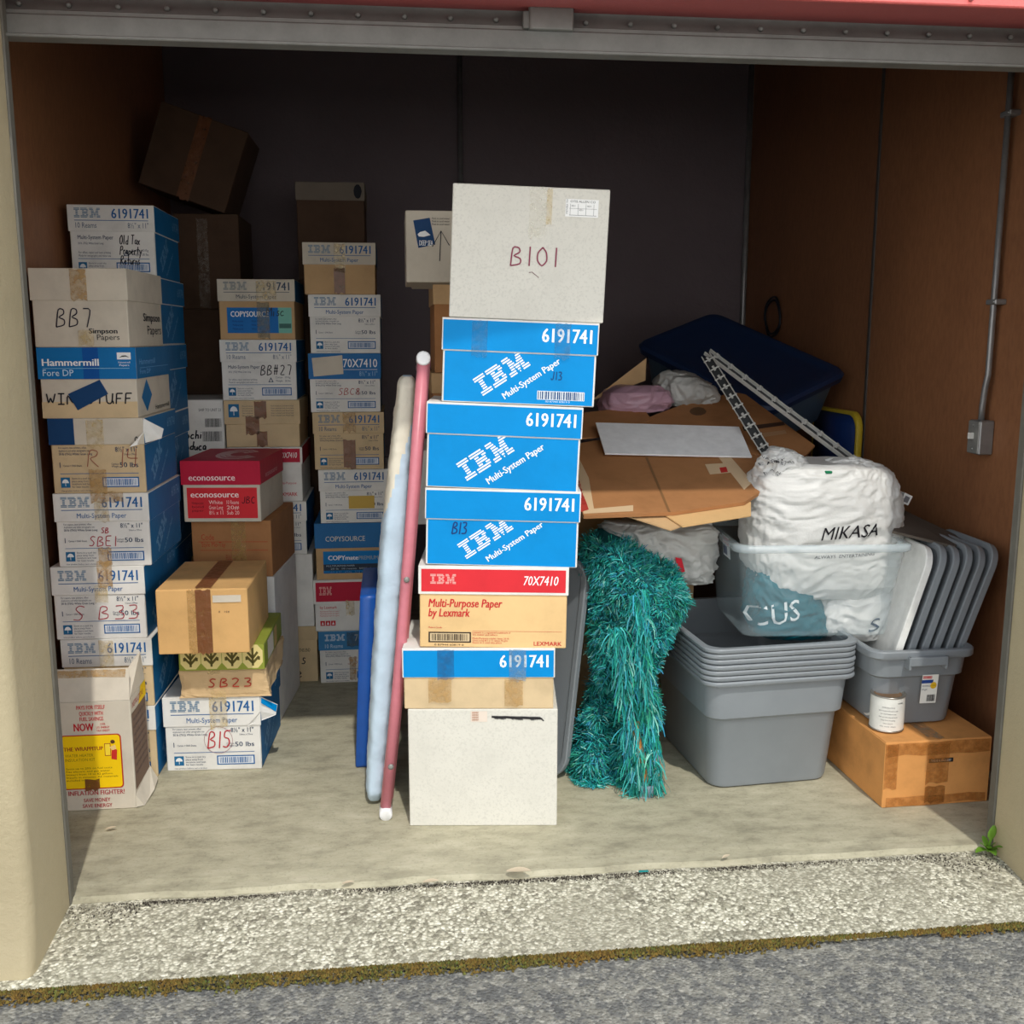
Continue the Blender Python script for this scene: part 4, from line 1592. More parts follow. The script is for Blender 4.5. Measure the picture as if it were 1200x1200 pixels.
def ribbon_solid(b, spine, wid, dep, m, n=12, fn=None, m2=None):
    """a padded bar: rings of superellipse section along a spine; dep runs along +Y"""
    rs = []
    for k, p in enumerate(spine):
        a, c = wid[k] / 2, dep[k] / 2
        ring = []
        for q in range(n):
            t = 2 * math.pi * q / n
            ct, st = math.cos(t), math.sin(t)
            e = .55
            v = Vector((a * math.copysign(abs(ct) ** e, ct), c * math.copysign(abs(st) ** e, st), 0))
            r = p + v
            if fn:
                r = r + fn(r, v)
            ring.append(r)
        rs.append(ring)
    b.rings(rs, m, True, True, True)
    return rs


ib = Vector((-.05, 3.15, 0))
top_p, bot_p = atY(477, 446, 3.14), atY(436, 942, 3.14)
t = thing('ironing_board', 'folded ironing board standing on end, pale blue pad and pink tube legs', 'ironing board', (bot_p.x, 3.2, 0))
nseg = 150
spine, wid, dep = [], [], []
for k in range(nseg + 1):
    f = k / nseg
    xpx = 437.5 + 2 * f + (475 - 437.5) * f ** 1.1
    ypx = 944 - (944 - 442) * f
    p = atY(xpx, ypx, 3.14)
    endf = min(1, f / .03, (1 - f) / .02)
    spine.append(Vector((p.x + .003, 3.26, max(.012, p.z))))
    wid.append((.060 + .026 * math.sin(min(1, f * 1.5) * 1.57) - .03 * max(0, f - .6) / .4) * (.5 + .5 * math.sqrt(endf)))
    dep.append((.24 + .1 * min(1, (1 - f) / .35)) * (.75 + .25 * endf) * .8)
b = MB()


def wr(r, v):
    return Vector((.004 * mn.noise(Vector((r.z * 16, r.y * 3, 2))) + .0025 * mn.noise(Vector((r.z * 60 + r.y * 40, r.y * 14, 5))), .003 * mn.noise(r * 20), 0))


rings = ribbon_solid(b, [p - Vector(t.location) for p in spine], wid, dep, M_PAD, 44, wr)
# the upper left of the cover is cream, split from the blue on a slant
for fi in range(len(b.f)):
    f = b.f[fi]
    c = sum((Vector(b.v[i]) for i in f), Vector()) / len(f)
    kz = min(range(len(spine)), key=lambda q: abs(spine[q].z - c.z))
    u = (c.x + t.location.x - spine[kz].x) / (wid[kz] / 2 + 1e-4)
    if c.z > 1.10 + .17 * u and len(f) == 4:
        b.m[fi] = b.mi(M_CRM)
b.build('padded_cover', t)
b = MB()
q0, q1 = atY(452, 944, 3.06), atY(496, 424, 3.06)
q0 = Vector((q0.x, 3.06, .035))
pl = [q0, q0.lerp(q1, .3) + Vector((.006, 0, 0)), q0.lerp(q1, .62) + Vector((.004, 0, 0)), q1]
b.tube([p - Vector(t.location) for p in pl], .0175, M_PINK, 14)
# second tube a little behind, showing as the darker edge
b.tube([p - Vector(t.location) + Vector((.012, .04, .01)) for p in pl], .012, M_PINK, 12)
b.tube([q0.lerp(q1, .97) - Vector(t.location), q0.lerp(q1, .97) - Vector(t.location) + Vector((0, .2, .02))], .014, M_PINK, 12)
b.tube([q0.lerp(q1, .06) - Vector(t.location), q0.lerp(q1, .06) - Vector(t.location) + Vector((0, .22, .02))], .014, M_PINK, 12)
b.build('leg', t)
for p, d in ((q0, -1), (q1, 1)):
    b = MB()
    o = p - Vector(t.location)
    b.tube([o + Vector((0, .02, d * .006 - .004)), o + Vector((0, -.022, d * .016 - .004)), o + Vector((0, -.026, d * .016 - .004))], [.0205, .0205, .017], M_CAPW, 18)
    b.build('end_cap', t)
b = MB()
for f in (.53, .10):
    o = q0.lerp(q1, f) - Vector(t.location) + Vector((.005, 0, 0))
    b.tube([o + Vector((0, -.014, 0)), o + Vector((0, -.0205, 0)), o + Vector((0, -.022, 0))], [.009, .009, .004], M_GALV, 12)
b.build('rivet', t)

M_BPL = flat('royal_blue_plastic', (24, 84, 170), .38)
bl = atZ(421, 905, 0)
t = thing('tote_cover', 'royal blue plastic lid standing on edge behind the ironing board', 'lid', (bl.x + .02, 3.66, 0))
b = MB()
rs = []
for xo, g in ((-.034, .004), (-.031, 0), (.022, 0), (.025, .004), (.025, .035), (.015, .04)):
    ring = []
    for p in rr(.22 - g, .31 - g, .014, 0, 4):
        ring.append(Vector((xo + .055 * (p.y + .31) * .9, p.x, p.y + .31)))
    rs.append(ring)
b.rings(rs, M_BPL, True, True, True)
b.build('panel', t)


# ================================================================ TOTES, LIDS, BINS
def plastic(key, rgb, rough=.45, alpha=1.0, trans=0.0):
    if key in MATS:
        return MATS[key]
    m, nt, bs = nodemat(key)
    c = lin(rgb)
    n = obj_noise(nt, 6, 5, .65)
    nt.links.new(ramp(nt, n, [(.3, scl(c, .93)), (.7, scl(c, 1.06))]), bs.inputs['Base Color'])
    bs.inputs['Roughness'].default_value = rough
    if alpha < 1:
        bs.inputs['Alpha'].default_value = alpha
    n2 = obj_noise(nt, 300, 2)
    bump(nt, bs, n2, .06, .002)
    MATS[key] = m
    return m


M_TOTE = plastic('grey_plastic', (132, 138, 143))
M_TOTED = plastic('dark_grey_plastic', (98, 104, 110))
M_CLEAR = plastic('clear_plastic', (206, 226, 232), .2, .085)
M_CLEARR = plastic('clear_plastic_rim', (214, 228, 234), .2, .38)


def tote_mesh(wt, dt, wb, db, h, m, rim=.024, lip=.016, shoulder=True, th=.0016, r=.055):
    b = MB()
    prof = [(0.0, wb / 2 - .012, db / 2 - .012), (.006, wb / 2 - .002, db / 2 - .002)]
    hb = h - rim

    def at(z, d=0):
        f = z / h
        return (z, wb / 2 + (wt - wb) / 2 * f * .82 + d, db / 2 + (dt - db) / 2 * f * .82 + d)
    if shoulder:
        prof += [at(.02), at(h * .62), at(h * .64, .004), at(h * .66, .012), at(hb, .012)]
    else:
        prof += [at(.02), at(h * .5), at(hb, .006)]
    last = prof[-1]
    prof += [(hb - .001, last[1] + lip, last[2] + lip), (hb + .004, last[1] + lip + .003, last[2] + lip + .003), (h - .004, last[1] + lip + .003, last[2] + lip + .003), (h, last[1] + lip, last[2] + lip)]
    outer = [rr(x, y, r, z, 7) for z, x, y in prof]
    inn = [(h, last[1] - th, last[2] - th)] + [(z + (th if i == 0 else 0), x - th, y - th) for i, (z, x, y) in reversed(list(enumerate(prof[:-4])))]
    inner = [rr(x, y, r, z, 7) for z, x, y in inn]
    b.rings(outer + inner, m, True, True, True)
    return b


def smooth_split(o, ang=35):
    """keep crisp edges on smooth plastic"""
    for p in o.data.polygons:
        p.use_smooth = True
    o.data.set_sharp_from_angle(angle=R(ang))


GN = 'nested grey totes in one stack'
pk = atZ(835, 924, 0)
nyaw = R(4.5)
ncx = pk.x + .206 * math.cos(nyaw) - .25 * math.sin(nyaw)
ncy = pk.y + .206 * math.sin(nyaw) + .25 * math.cos(nyaw)
proto = tote_mesh(.49, .60, .425, .515, .392, M_TOTE, .0145).build('tub', None)
smooth_split(proto)
NT = ['bottom tote of the nested grey stack, its whole front showing', 'second grey tote from the bottom of the nested stack', 'third grey tote from the bottom of the nested stack', 'middle grey tote of the nested stack of seven',
      'third grey tote from the top of the nested stack', 'second grey tote from the top of the nested stack', 'topmost grey tote of the nested stack, under the clear bin']
for k in range(7):
    t = thing('storage_tote', NT[k], 'storage tote', (ncx + random.uniform(-.002, .002), ncy + random.uniform(-.003, .003), .0185 * k), (0, 0, nyaw + jit(.25)), GN)
    if k == 0:
        proto.parent = t
    else:
        c = proto.copy()
        COL.objects.link(c)
        c.parent = t
NTOP = .0185 * 6 + .392

# kraft box on the right and what stands on it
k0, k1 = atZ(1032, 946, 0), atZ(1161, 942, 0)
KH = atY(1031, 870, 2.945).z


def kright(p):
    p.rect(.38, .52, .58, .9, card('kraft_patch', (198, 140, 84), .12), 2)
    p.rect(.41, .66, .64, .725, (24, 24, 26), 6)
    p.text('THIS IS A GROCERY', .43, .677, .03, (210, 210, 210), .19, lay=9)


def ktape(front, top):
    front.tape(.39, .34, .60, .95, sheer('kraft_tape', (176, 112, 50), .55, .3))
    front.tape(.39, .04, .58, .3, sheer('kraft_tape2', (160, 100, 44), .7, .3))
    front.tape(.03, .02, .97, .16, sheer('kraft_tape', (0, 0, 0), .5))
    front.tape(.02, .8, .98, .99, sheer('kraft_tape', (0, 0, 0), .5))
    front.tape(.0, .3, .12, .98, sheer('kraft_tape', (0, 0, 0), .5))
    top.tape(.42, .02, .56, .98, sheer('dusty_tape', (150, 136, 112), .5, .3))


carton('worn orange-brown carton on the floor at the right, under the paint can', (k0.x + k1.x) / 2, 2.945, 0, k1.x - k0.x, .47, KH - .002, 0, body=KRAFTO, yaw=R(1.5), fb=kright, tapes=ktape, flaps=True)

mc = atZ(1061, 848, KH + .002)
MY = mc.y + .17
MX = (atZ(1009, 842, KH).x + atZ(1112, 843, KH).x) / 2
t = thing('storage_tote', 'single grey tote full of upright lids, on the orange-brown carton', 'storage tote', (MX, MY, KH + .0015), (0, 0, R(1)))
MW, MD, MH = .345, .44, .268
o = tote_mesh(MW - .026, MD - .02, .27, .35, MH, M_TOTE, .026, .014, True, .003, .05).build('tub', t)
smooth_split(o)
b = MB()
yF = -(MD / 2) - .004
b.box((-.065, yF - .024, MH - .045), (.065, yF - .018, MH - .016), M_TOTE, .002)
b.box((-.065, yF - .022, MH - .022), (.065, yF + .02, MH - .016), M_TOTE, .002)
for s in (-1, 1):
    b.box((s * .062 - .004, yF - .022, MH - .058), (s * .062 + .004, yF + .03, MH - .016), M_TOTE, .002)
b.build('handle', t)
b = MB()
yl = -.197
p = Panel(b, (.0, yl - .006, .082), (1, 0, 0), Vector((0, -.085, 1)).normalized(), .056, .10)
p.rect(0, 0, 1, 1, (228, 228, 222), 1)
p.rect(.05, .86, .6, .95, (196, 50, 50), 2)
p.text('Rubbermaid', .08, .88, .05, I_WHITE, .48)
p.rect(.0, .7, .7, .82, (40, 70, 140), 2)
p.poly([(.74 + .2 * math.cos(q * .628), .62 + .12 * math.sin(q * .628)) for q in range(10)], (222, 180, 40), 3)
p.text('TOUGH', .6, .60, .04, I_BLACK, .28)
p.text('ROUGHNECK', .06, .58, .06, I_DK, .5)
p.text('10 gal', .06, .46, .06, I_DK, .3)
p.barcode(.4, .06, .92, .3, I_BLACK, frame=False)
b.build('label', t)

# paint can
pc = atZ(1047, 860, KH)
t = thing('paint_can', 'small white paint can with metal lid, on the orange-brown carton', 'paint can', (pc.x, pc.y + .052, KH + .003))
PR, PHT = .0535, .118


def circ(r, z, n=40):
    return [Vector((r * math.cos(2 * math.pi * k / n), r * math.sin(2 * math.pi * k / n), z)) for k in range(n)]


M_TIN = galv('tin_plate', (176, 172, 164), .8, .32)
b = MB()
b.rings([circ(PR - .004, 0), circ(PR + .0015, .001), circ(PR + .0015, .004), circ(PR, .006)], M_TIN, True, True)
b.build('rim', t)
b = MB()
b.rings([circ(PR, PHT - .004), circ(PR + .002, PHT - .003), circ(PR + .002, PHT), circ(PR - .003, PHT + .001), circ(PR - .004, PHT - .006), circ(PR - .009, PHT - .006), circ(PR - .010, PHT - .002)], M_TIN, True)
b.build('rim', t)
b = MB()
b.rings([circ(PR - .010, PHT - .002), circ(PR - .013, PHT - .006), circ(PR - .016, PHT - .0065)], galv('stained_tin', (150, 120, 92), .5, .5), True, False, True)
b.build('can_lid', t)
b = MB()
b.rings([circ(PR, .005), circ(PR, PHT - .004)], flat('can_paper', (226, 226, 220), .5), True)


def wrap_text(b, s, ang, z, cap, wid, c):
    vs, fs, x0, x1 = textmesh(s)
    k = wid / (x1 - x0)
    kz = cap / capheight()
    out = []
    for p in vs:
        a = ang + ((p.x - x0) * k - wid / 2) / PR
        out.append((PR * 1.008 * math.cos(a), PR * 1.008 * math.sin(a), z + p.y * kz))
    b.add(out, fs, ink(c))


for k in range(7):
    wrap_text(b, ('INTERIOR ACRYLIC', 'apply two coats with brush or roller', 'stir well before use', 'clean up with soap and water', 'keep from freezing', 'one quart', 'do not thin')[k], R(-112), .082 - .0105 * k, .0045, (.04, .062, .05, .06, .045, .03, .05)[k], (96, 96, 100))
wrap_text(b, 'WARNING', R(-70), .096, .005, .022, (60, 60, 64))
b.build('paper_label', t)

# lids standing in the single tote


def lid_mesh(L, W, m, t=.012):
    """tote lid, standing on its short end: rounded slab with raised rim; local x is its thickness"""
    b = MB()

    def ring(g, x):
        return [Vector((x, p.x, p.y + L / 2)) for p in rr(W / 2 - g, L / 2 - g, max(.01, .07 - g), 0, 7)]
    b.rings([ring(.030, -.004), ring(.022, -.004), ring(.020, -t), ring(.004, -t), ring(0, -t + .003), ring(0, t - .003), ring(.004, t), ring(.03, t), ring(.034, t - .005), ring(.06, t - .005)], m, True, True, True)
    return b


tilt = R(17)
lp = lid_mesh(.60, .38, M_TOTE).build('tote_cover', None)
smooth_split(lp)
lw = lid_mesh(.60, .37, flat('white_lid_plastic', (232, 232, 228), .4)).build('tote_cover', None)
smooth_split(lw)
GL = 'grey lids standing in the single tote'
LL = ['grey lid next to the white lid in the single tote', 'second grey lid from the white one in the single tote', 'third grey lid from the white one in the single tote', 'grey lid second nearest the right wall in the single tote', 'grey lid nearest the right wall in the single tote']
for k in range(6):
    o = lw if k == 0 else (lp if k == 1 else lp.copy())
    if k > 1:
        COL.objects.link(o)
    o.name = 'tote_cover'
    o.location = (MX - .112 + .0405 * k, MY + .012 + .004 * k, KH + .012 + .006 * (k % 2))
    o.rotation_euler = (0, R(15.5) + R(.5) * k, R(-6 + k * .8))
    tag(o, 'white lid standing upright in the single grey tote' if k == 0 else LL[k - 1], 'lid', GL)

# dark board lying over the lids
b = MB()
pz = atY(1052, 613, 3.22)
pp = [atY(1046, 622, 3.20), atY(1120, 640, 3.14), atY(1127, 630, 3.34), atY(1060, 598, 3.50)]
lo_ = sum(pp, Vector()) / 4
n = (pp[1] - pp[0]).cross(pp[3] - pp[0]).normalized() * .009
vs = [p - lo_ for p in pp] + [p - lo_ - n for p in pp]
b.add(vs, [(0, 1, 2, 3), (7, 6, 5, 4), (0, 4, 5, 1), (1, 5, 6, 2), (2, 6, 7, 3), (3, 7, 4, 0)], card('dark_board', (92, 84, 76), .15))
o = b.build('board')
o.location = lo_
tag(o, 'dark board lying across the upright lids by the right wall', 'board')

# grey lid leaning against the front stack
GLW, GLL = .44, .745
gl = lid_mesh(GLL, GLW, M_TOTE, .011).build('tote_cover', None)
smooth_split(gl)
for v in gl.data.vertices:          # bowed
    f = max(0, min(1, v.co.z / GLL))
    v.co.x += .085 * math.sin(f * 2.35) + .045 * f
ga = atZ(656, 912, 0)
gth = R(38)
gl.location = (ga.x + .008 - .5 * GLW * math.sin(gth), ga.y - .03 + .5 * GLW * math.cos(gth), .003)
gl.rotation_euler = (0, 0, gth)
tag(gl, 'grey lid leaning upright between the front stack and the teal rug', 'lid')


# ================================================================ SOFT THINGS
def film(key, rgb, rough=.35, trans=.25, alpha=1.0, bmp=.5, scale=22):
    m, nt, bs = nodemat(key)
    c = lin(rgb)
    n = obj_noise(nt, scale, 6, .65)
    nt.links.new(ramp(nt, n, [(.3, scl(c, .95)), (.7, scl(c, 1.03))]), bs.inputs['Base Color'])
    bs.inputs['Roughness'].default_value = rough
    bs.inputs['Alpha'].default_value = alpha
    tr = nt.nodes.new('ShaderNodeBsdfTranslucent')
    tr.inputs[0].default_value = c
    mx = nt.nodes.new('ShaderNodeMixShader')
    mx.inputs[0].default_value = trans
    out = [x for x in nt.nodes if x.type == 'OUTPUT_MATERIAL'][0]
    nt.links.new(bs.outputs[0], mx.inputs[1])
    nt.links.new(tr.outputs[0], mx.inputs[2])
    nt.links.new(mx.outputs[0], out.inputs[0])
    bump(nt, bs, n, bmp, .01)
    return m


M_BAGW = film('white_bag_film', (236, 236, 233))
M_BAGG = film('grey_white_bag_film', (206, 206, 202))
M_BAGT = film('teal_bag_film', (0, 108, 124))
M_BAGP = film('pinkish_bag_film', (206, 166, 184), .3, .2)


def blob_px(rows, Y, dep, m, nz, amp=.012, freq=9, seed=0, sharp=.75, origin=None, ridge=True, nsub=5, cap=True):
    """closed lumpy body whose outline follows rows of (y, x left, x right[, depth factor, Y shift])"""
    b = MB()
    R2 = []
    for i in range(len(rows) - 1):
        for k in range(nsub):
            f = k / nsub
            f2 = f * f * (3 - 2 * f) * .5 + f * .5
            a, c = rows[i], rows[i + 1]
            a = list(a) + [1, 0][len(a) - 3:] if len(a) < 5 else list(a)
            c = list(c) + [1, 0][len(c) - 3:] if len(c) < 5 else list(c)
            R2.append([a[q] * (1 - f2) + c[q] * f2 for q in range(5)])
    c = rows[-1]
    R2.append(list(c) + [1, 0][len(c) - 3:] if len(c) < 5 else list(c))
    rs = []
    for (y, xl, xr, df, ys) in R2:
        Yc = Y + ys
        A, B = atY(xl, y, Yc), atY(xr, y, Yc)
        cx, hw, z = (A.x + B.x) / 2, (B.x - A.x) / 2, (A.z + B.z) / 2
        ring = []
        for q in range(nz):
            t = 2 * math.pi * q / nz
            ct, st = math.cos(t), math.sin(t)
            p = Vector((cx + hw * math.copysign(abs(ct) ** sharp, ct), Yc + dep * df * math.copysign(abs(st) ** sharp, st), z))
            s3 = Vector((p.x * freq + seed, p.y * freq, p.z * freq * .8))
            d = mn.noise(s3) * .6
            if ridge:
                wv = Vector((mn.noise(s3 * .6), mn.noise(s3 * .6 + Vector((9, 2, 4))), mn.noise(s3 * .6 + Vector((1, 7, 5))))) * 1.6
                s4 = Vector((s3.x * .8 + s3.z * .5, s3.y, s3.z * 2.0 - s3.x * .6)) + wv
                d += (.35 - abs(mn.noise(s4 * 1.5 + Vector((7, 1, 3))))) * 1.15 + (.3 - abs(mn.noise(s4 * 3.4))) * .7 + (.25 - abs(mn.noise(s4 * 7.1))) * .34
            nn = Vector((ct, st, 0))
            p += nn * (d - .35) * amp
            p.z += amp * .5 * mn.noise(s3 * 1.3 + Vector((3, 8, 1)))
            ring.append(p)
        rs.append(ring)
    if rs[0][0].z > rs[-1][0].z:
        rs.reverse()
    o = origin or Vector((sum((p.x for p in rs[0])) / nz, Y, min(p.z for p in rs[0])))
    rs = [[p - o for p in r] for r in rs]
    b.rings(rs, m, True, cap, cap)
    return b, o


def paste_text(b, org, s, x, y, cap, wid, Y0, c, bold=0.0, shear=0.0, ang=0.0, lift=.004):
    """lettering pressed on to a soft surface: found by looking along the depth axis"""
    tris = []
    bv = BVHTree.FromPolygons([Vector(v) for v in b.v], b.f)
    vs, fs, x0, x1 = textmesh(s, 0.0, shear)
    P = atY(x, y, Y0) - org
    k = cap / capheight()
    kx = wid / (x1 - x0)
    out = []
    for p in vs:
        a, e = (p.x - x0) * kx, p.y * k
        q = P + Vector((a * math.cos(ang) - e * math.sin(ang), 0, a * math.sin(ang) + e * math.cos(ang)))
        q.y = -2
        hit = bv.ray_cast(q, Vector((0, 1, 0)))
        q.y = hit[0].y - lift if hit[0] else 0
        out.append(q)
    b2 = (out, fs)
    b.add(out, fs, ink(c))


# the big white carrier bag
MBY = 3.36
bag, bo = blob_px([(694, 900, 1040, .75), (680, 885, 1050, .95), (655, 872, 1053, 1.05), (630, 869, 1052, 1.08), (600, 870, 1051, 1.1), (575, 873, 1048, 1.08), (555, 880, 1040, 1.0), (545, 892, 1028, .9), (540, 905, 1012, .7), (541, 925, 990, .4)],
                  MBY, .14, M_BAGW, 220, .015, 7.0, 3, .68, None, True, 12)
t = thing('carrier_bag', 'stuffed white carrier bag with black lettering, in the clear bin', 'bag', bo)
paste_text(bag, bo, 'MIKASA', 961, 633, .042, .202, MBY - .15, (26, 24, 30), .004, .28, R(3), .005)
paste_text(bag, bo, 'ALWAYS  ENTERTAINING', 954, 655, .0105, .212, MBY - .15, (60, 60, 66), .006, .1, R(1.5), .005)
bag.build('bag_body', t)
# knotted tops
for nm, rows, sd in (('bag_top', [(562, 884, 950, 1), (548, 888, 948, 1), (536, 893, 940, .9), (527, 902, 928, .7), (523, 908, 918, .4)], 11), ('bag_top', [(560, 955, 1042, .9), (548, 958, 1034, .9), (541, 964, 1020, .7), (537, 972, 1000, .4)], 23)):
    bb, _ = blob_px(rows, MBY - .02, .085, M_BAGW, 110, .026, 13, sd, .85, bo, True, 9)
    if sd == 11:
        p0 = atY(905, 545, MBY - .12)
        for k in range(5):
            paste_text(bb, bo, ('WATER ST', 'WAS MAS', 'EAST', 'AND SW', 'TASTE')[k], 898 + (k % 2) * 8, 538 + 5 * k, .007, .07, MBY - .1, (60, 60, 66), 0, 0, R(20 * (k % 3 - 1)))
    bb.build(nm, t)
b = MB()      # a green slip and a blue and a pink patch showing through the film
p0 = atY(966, 553, MBY - .12) - bo
b.box(p0 + Vector((0, -.015, -.004)), p0 + Vector((.022, .02, .004)), ink((20, 120, 80)), .002)
b.build('receipt', t)

# clear bin
oy = R(-4.3)
oc = atZ(960, 750, NTOP + .003)
OX, OY, OZ = (atZ(872, 750, NTOP).x + atZ(1048, 749, NTOP).x) / 2 - .003, 3.155, NTOP + .003
OH = .316
t = thing('storage_bin', 'clear plastic bin holding plastic bags, on top of the nested grey totes', 'storage bin', (OX + math.sin(-oy) * .2, OY + .205, OZ), (0, 0, oy))
o = tote_mesh(.555, .47, .49, .405, OH, M_CLEAR, .02, .012, False, .003, .04).build('tub', t)
smooth_split(o)
b = MB()
rx, ry = .555 / 2 * .98, .47 / 2 * .98
b.rings([rr(rx + .016, ry + .016, .045, OH - .022, 7), rr(rx + .022, ry + .022, .05, OH - .018, 7), rr(rx + .022, ry + .022, .05, OH + .001, 7), rr(rx - .004, ry - .004, .04, OH + .002, 7)], M_CLEARR, True)
b.build('rim', t)
b = MB()
p = Panel(b, (-.262, .03, .235), (0, -1, 0), Vector((-.1, 0, 1)).normalized(), .10, .075)
p.rect(0, 0, 1, 1, (226, 228, 230), 1)
p.rect(.08, .6, .92, .9, (190, 60, 80), 2)
p.rect(.08, .1, .6, .5, (90, 100, 130), 2)
p.text('Sterilite', .14, .66, .16, I_WHITE, .6)
b.build('sticker', t)

# bags inside the bin
bb, o2 = blob_px([(744, 898, 962, .7), (735, 880, 968, 1), (715, 874, 965, 1.05), (695, 875, 955, 1), (675, 878, 930, .8), (662, 882, 912, .5)], 3.33, .10, M_BAGT, 120, .018, 9, 41, .75, None, True, 9)
paste_text(bb, o2, 'CUS', 890, 742, .07, .16, 3.2, (220, 230, 232), .01, .2, R(14), .004)
tag(bb.build('carrier_bag'), 'teal plastic bag with white lettering inside the clear bin', 'bag').location = o2
bb, o2 = blob_px([(744, 965, 1040, .8), (735, 952, 1046, 1), (718, 950, 1049, 1.0), (702, 957, 1047, .9), (692, 975, 1040, .6), (688, 995, 1025, .3)], 3.31, .085, M_BAGW, 130, .018, 9, 57, .75, None, True, 9)
paste_text(bb, o2, 'S', 1022, 744, .04, .05, 3.2, (40, 52, 76), .05, .2, R(12), .004)
tag(bb.build('carrier_bag'), 'white plastic bag with a dark S emblem low in the clear bin', 'bag').location = o2

# bags further back
bb, o2 = blob_px([(482, 700, 780, .8), (470, 702, 786, 1), (458, 708, 780, 1), (452, 722, 768, .6)], 4.12, .14, M_BAGP, 96, .024, 8, 5, .8, None, True, 9)
tag(bb.build('plastic_bag'), 'pinkish plastic bag behind the flattened cardboard', 'bag').location = o2
bb, o2 = blob_px([(474, 772, 846, .8), (464, 768, 842, 1), (450, 766, 832, 1), (440, 772, 818, .8), (434, 780, 800, .4)], 4.22, .14, M_BAGG, 120, .03, 9, 9, .8, None, True, 9)
tag(bb.build('plastic_bag'), 'crumpled off-white bag under the blue lidded tote', 'bag').location = o2
bb, o2 = blob_px([(678, 792, 832, .6), (668, 770, 836, .9), (650, 740, 838, 1), (632, 716, 838, 1), (618, 705, 836, .9), (610, 712, 830, .6)], 3.42, .12, M_BAGG, 140, .03, 7, 77, .8, None, True, 9)
q = atY(796, 668, 3.29) - o2
bv = BVHTree.FromPolygons([Vector(v) for v in bb.v], bb.f)
vv = []
for dx, dz in ((-.01, .04), (.012, .035), (.028, -.012), (.004, -.016)):
    h = bv.ray_cast(Vector((q.x + dx, -2, q.z + dz)), Vector((0, 1, 0)))
    vv.append(Vector((q.x + dx, (h[0].y if h[0] else 0) - .006, q.z + dz)))
bb.add(vv, [(0, 3, 2, 1)], ink((206, 40, 56)))
tag(bb.build('plastic_bag'), 'greyish white plastic bag with a red patch, under the flattened cardboard', 'bag').location = o2


# ================================================================ CARDBOARD PILE
def slab_px(name, label, cat, pts, n, p0, off, th, m, prints=None, crease=False, kids=None, group=None, deck=None):
    n = Vector(n).normalized()
    P = [onplane(x, y, p0 + n * off, n) for x, y in pts]
    o = sum(P, Vector()) / len(P)
    b = MB()
    k = len(P)
    vs = [p - o for p in P] + [p - o - n * th for p in P]
    b.add(vs, [list(range(k)), list(range(2 * k - 1, k - 1, -1))] + [(i, k + i, k + (i + 1) % k, (i + 1) % k) for i in range(k)], m)
    if b_normal_flip(vs, k, n):
        b.f = [f[::-1] for f in b.f]
    if prints:
        prints(b, o, n, P)
    ob = b.build(name)
    ob.location = o
    tag(ob, label, cat, group)
    return ob


def b_normal_flip(vs, k, n):
    return (Vector(vs[1]) - Vector(vs[0])).cross(Vector(vs[2]) - Vector(vs[0])).dot(n) < 0


def on(b, o, n, p0, off, poly, m):
    n = Vector(n)
    P = [onplane(x, y, p0 + n * off, n) - o for x, y in poly]
    f = list(range(len(P)))
    if (P[1] - P[0]).cross(P[2] - P[0]).dot(n) < 0:
        f.reverse()
    b.add(P, [f], ink(m) if isinstance(m, tuple) else m)


NS = Vector((0, -.28, 1)).normalized()
P0 = Vector((0, 3.2, .938))
GP = 'flattened cardboard sheets in the pile'


def main_prints(b, o, n, P):
    on(b, o, n, P0, .0168, [(676, 532), (690, 560), (696, 596), (742, 592), (742, 599), (684, 602), (674, 560)], (206, 178, 142))
    on(b, o, n, P0, .0172, [(676, 564), (687, 588), (690, 597), (681, 600), (675, 580)], (170, 60, 52))
    on(b, o, n, P0, .0165, [(756, 536), (759, 536), (786, 600), (783, 600)], (132, 96, 62))
    on(b, o, n, P0, .0168, [(826, 544), (862, 542), (866, 553), (832, 556)], (214, 186, 150))
    on(b, o, n, P0, .0170, [(842, 536), (856, 535), (882, 565), (872, 574)], (214, 186, 150))
    q0, q1 = onplane(690, 592, P0 + NS * .0176, NS) - o, onplane(681, 562, P0 + NS * .0176, NS) - o
    uu = (q1 - q0).normalized()
    Panel(b, q0, uu, NS.cross(uu), (q1 - q0).length, .06).text('FRAGILE', .05, .12, .42, (170, 52, 50), .9)
    on(b, o, n, P0, .0173, [(843, 548), (851, 547), (853, 553), (845, 554)], (190, 50, 46))


slab_px('cardboard_sheet', 'large flattened brown carton with torn fragile tape along its edge', 'cardboard',
        [(675, 520), (840, 492), (905, 508), (900, 570), (873, 588), (790, 600), (684, 604), (676, 585)], NS, P0, .016, .012, KRAFTB, main_prints, group=GP)
b = MB()
P = [onplane(x, y, P0 + NS * .002, NS) for x, y in ((684, 606), (740, 602))]
slab_px('cardboard_sheet', 'bottom kraft sheet sticking out at the front of the cardboard pile', 'cardboard', [(715, 598), (760, 596), (800, 616), (786, 621)], NS, P0, -.004, .004, KRAFT, group=GP)
slab_px('cardboard_sheet', 'pale folded kraft sheet jutting out beside the white carrier bag', 'cardboard', [(768, 596), (880, 588), (880, 604), (800, 617)], NS, P0, .0025, .004, card('kraft_pale', (206, 168, 118), .1), group=GP)


def rear_prints(b, o, n, P):
    on(b, o, n, P0, .0255, [(818 + 10 * math.cos(q * .6), 482 + 5 * math.sin(q * .6)) for q in range(10)], (104, 74, 48))
    on(b, o, n, P0, .0255, [(870, 500), (918, 494), (920, 498), (872, 505)], (70, 50, 40))
    on(b, o, n, P0, .0255, [(888, 508), (920, 504), (922, 508), (890, 513)], (168, 130, 96))


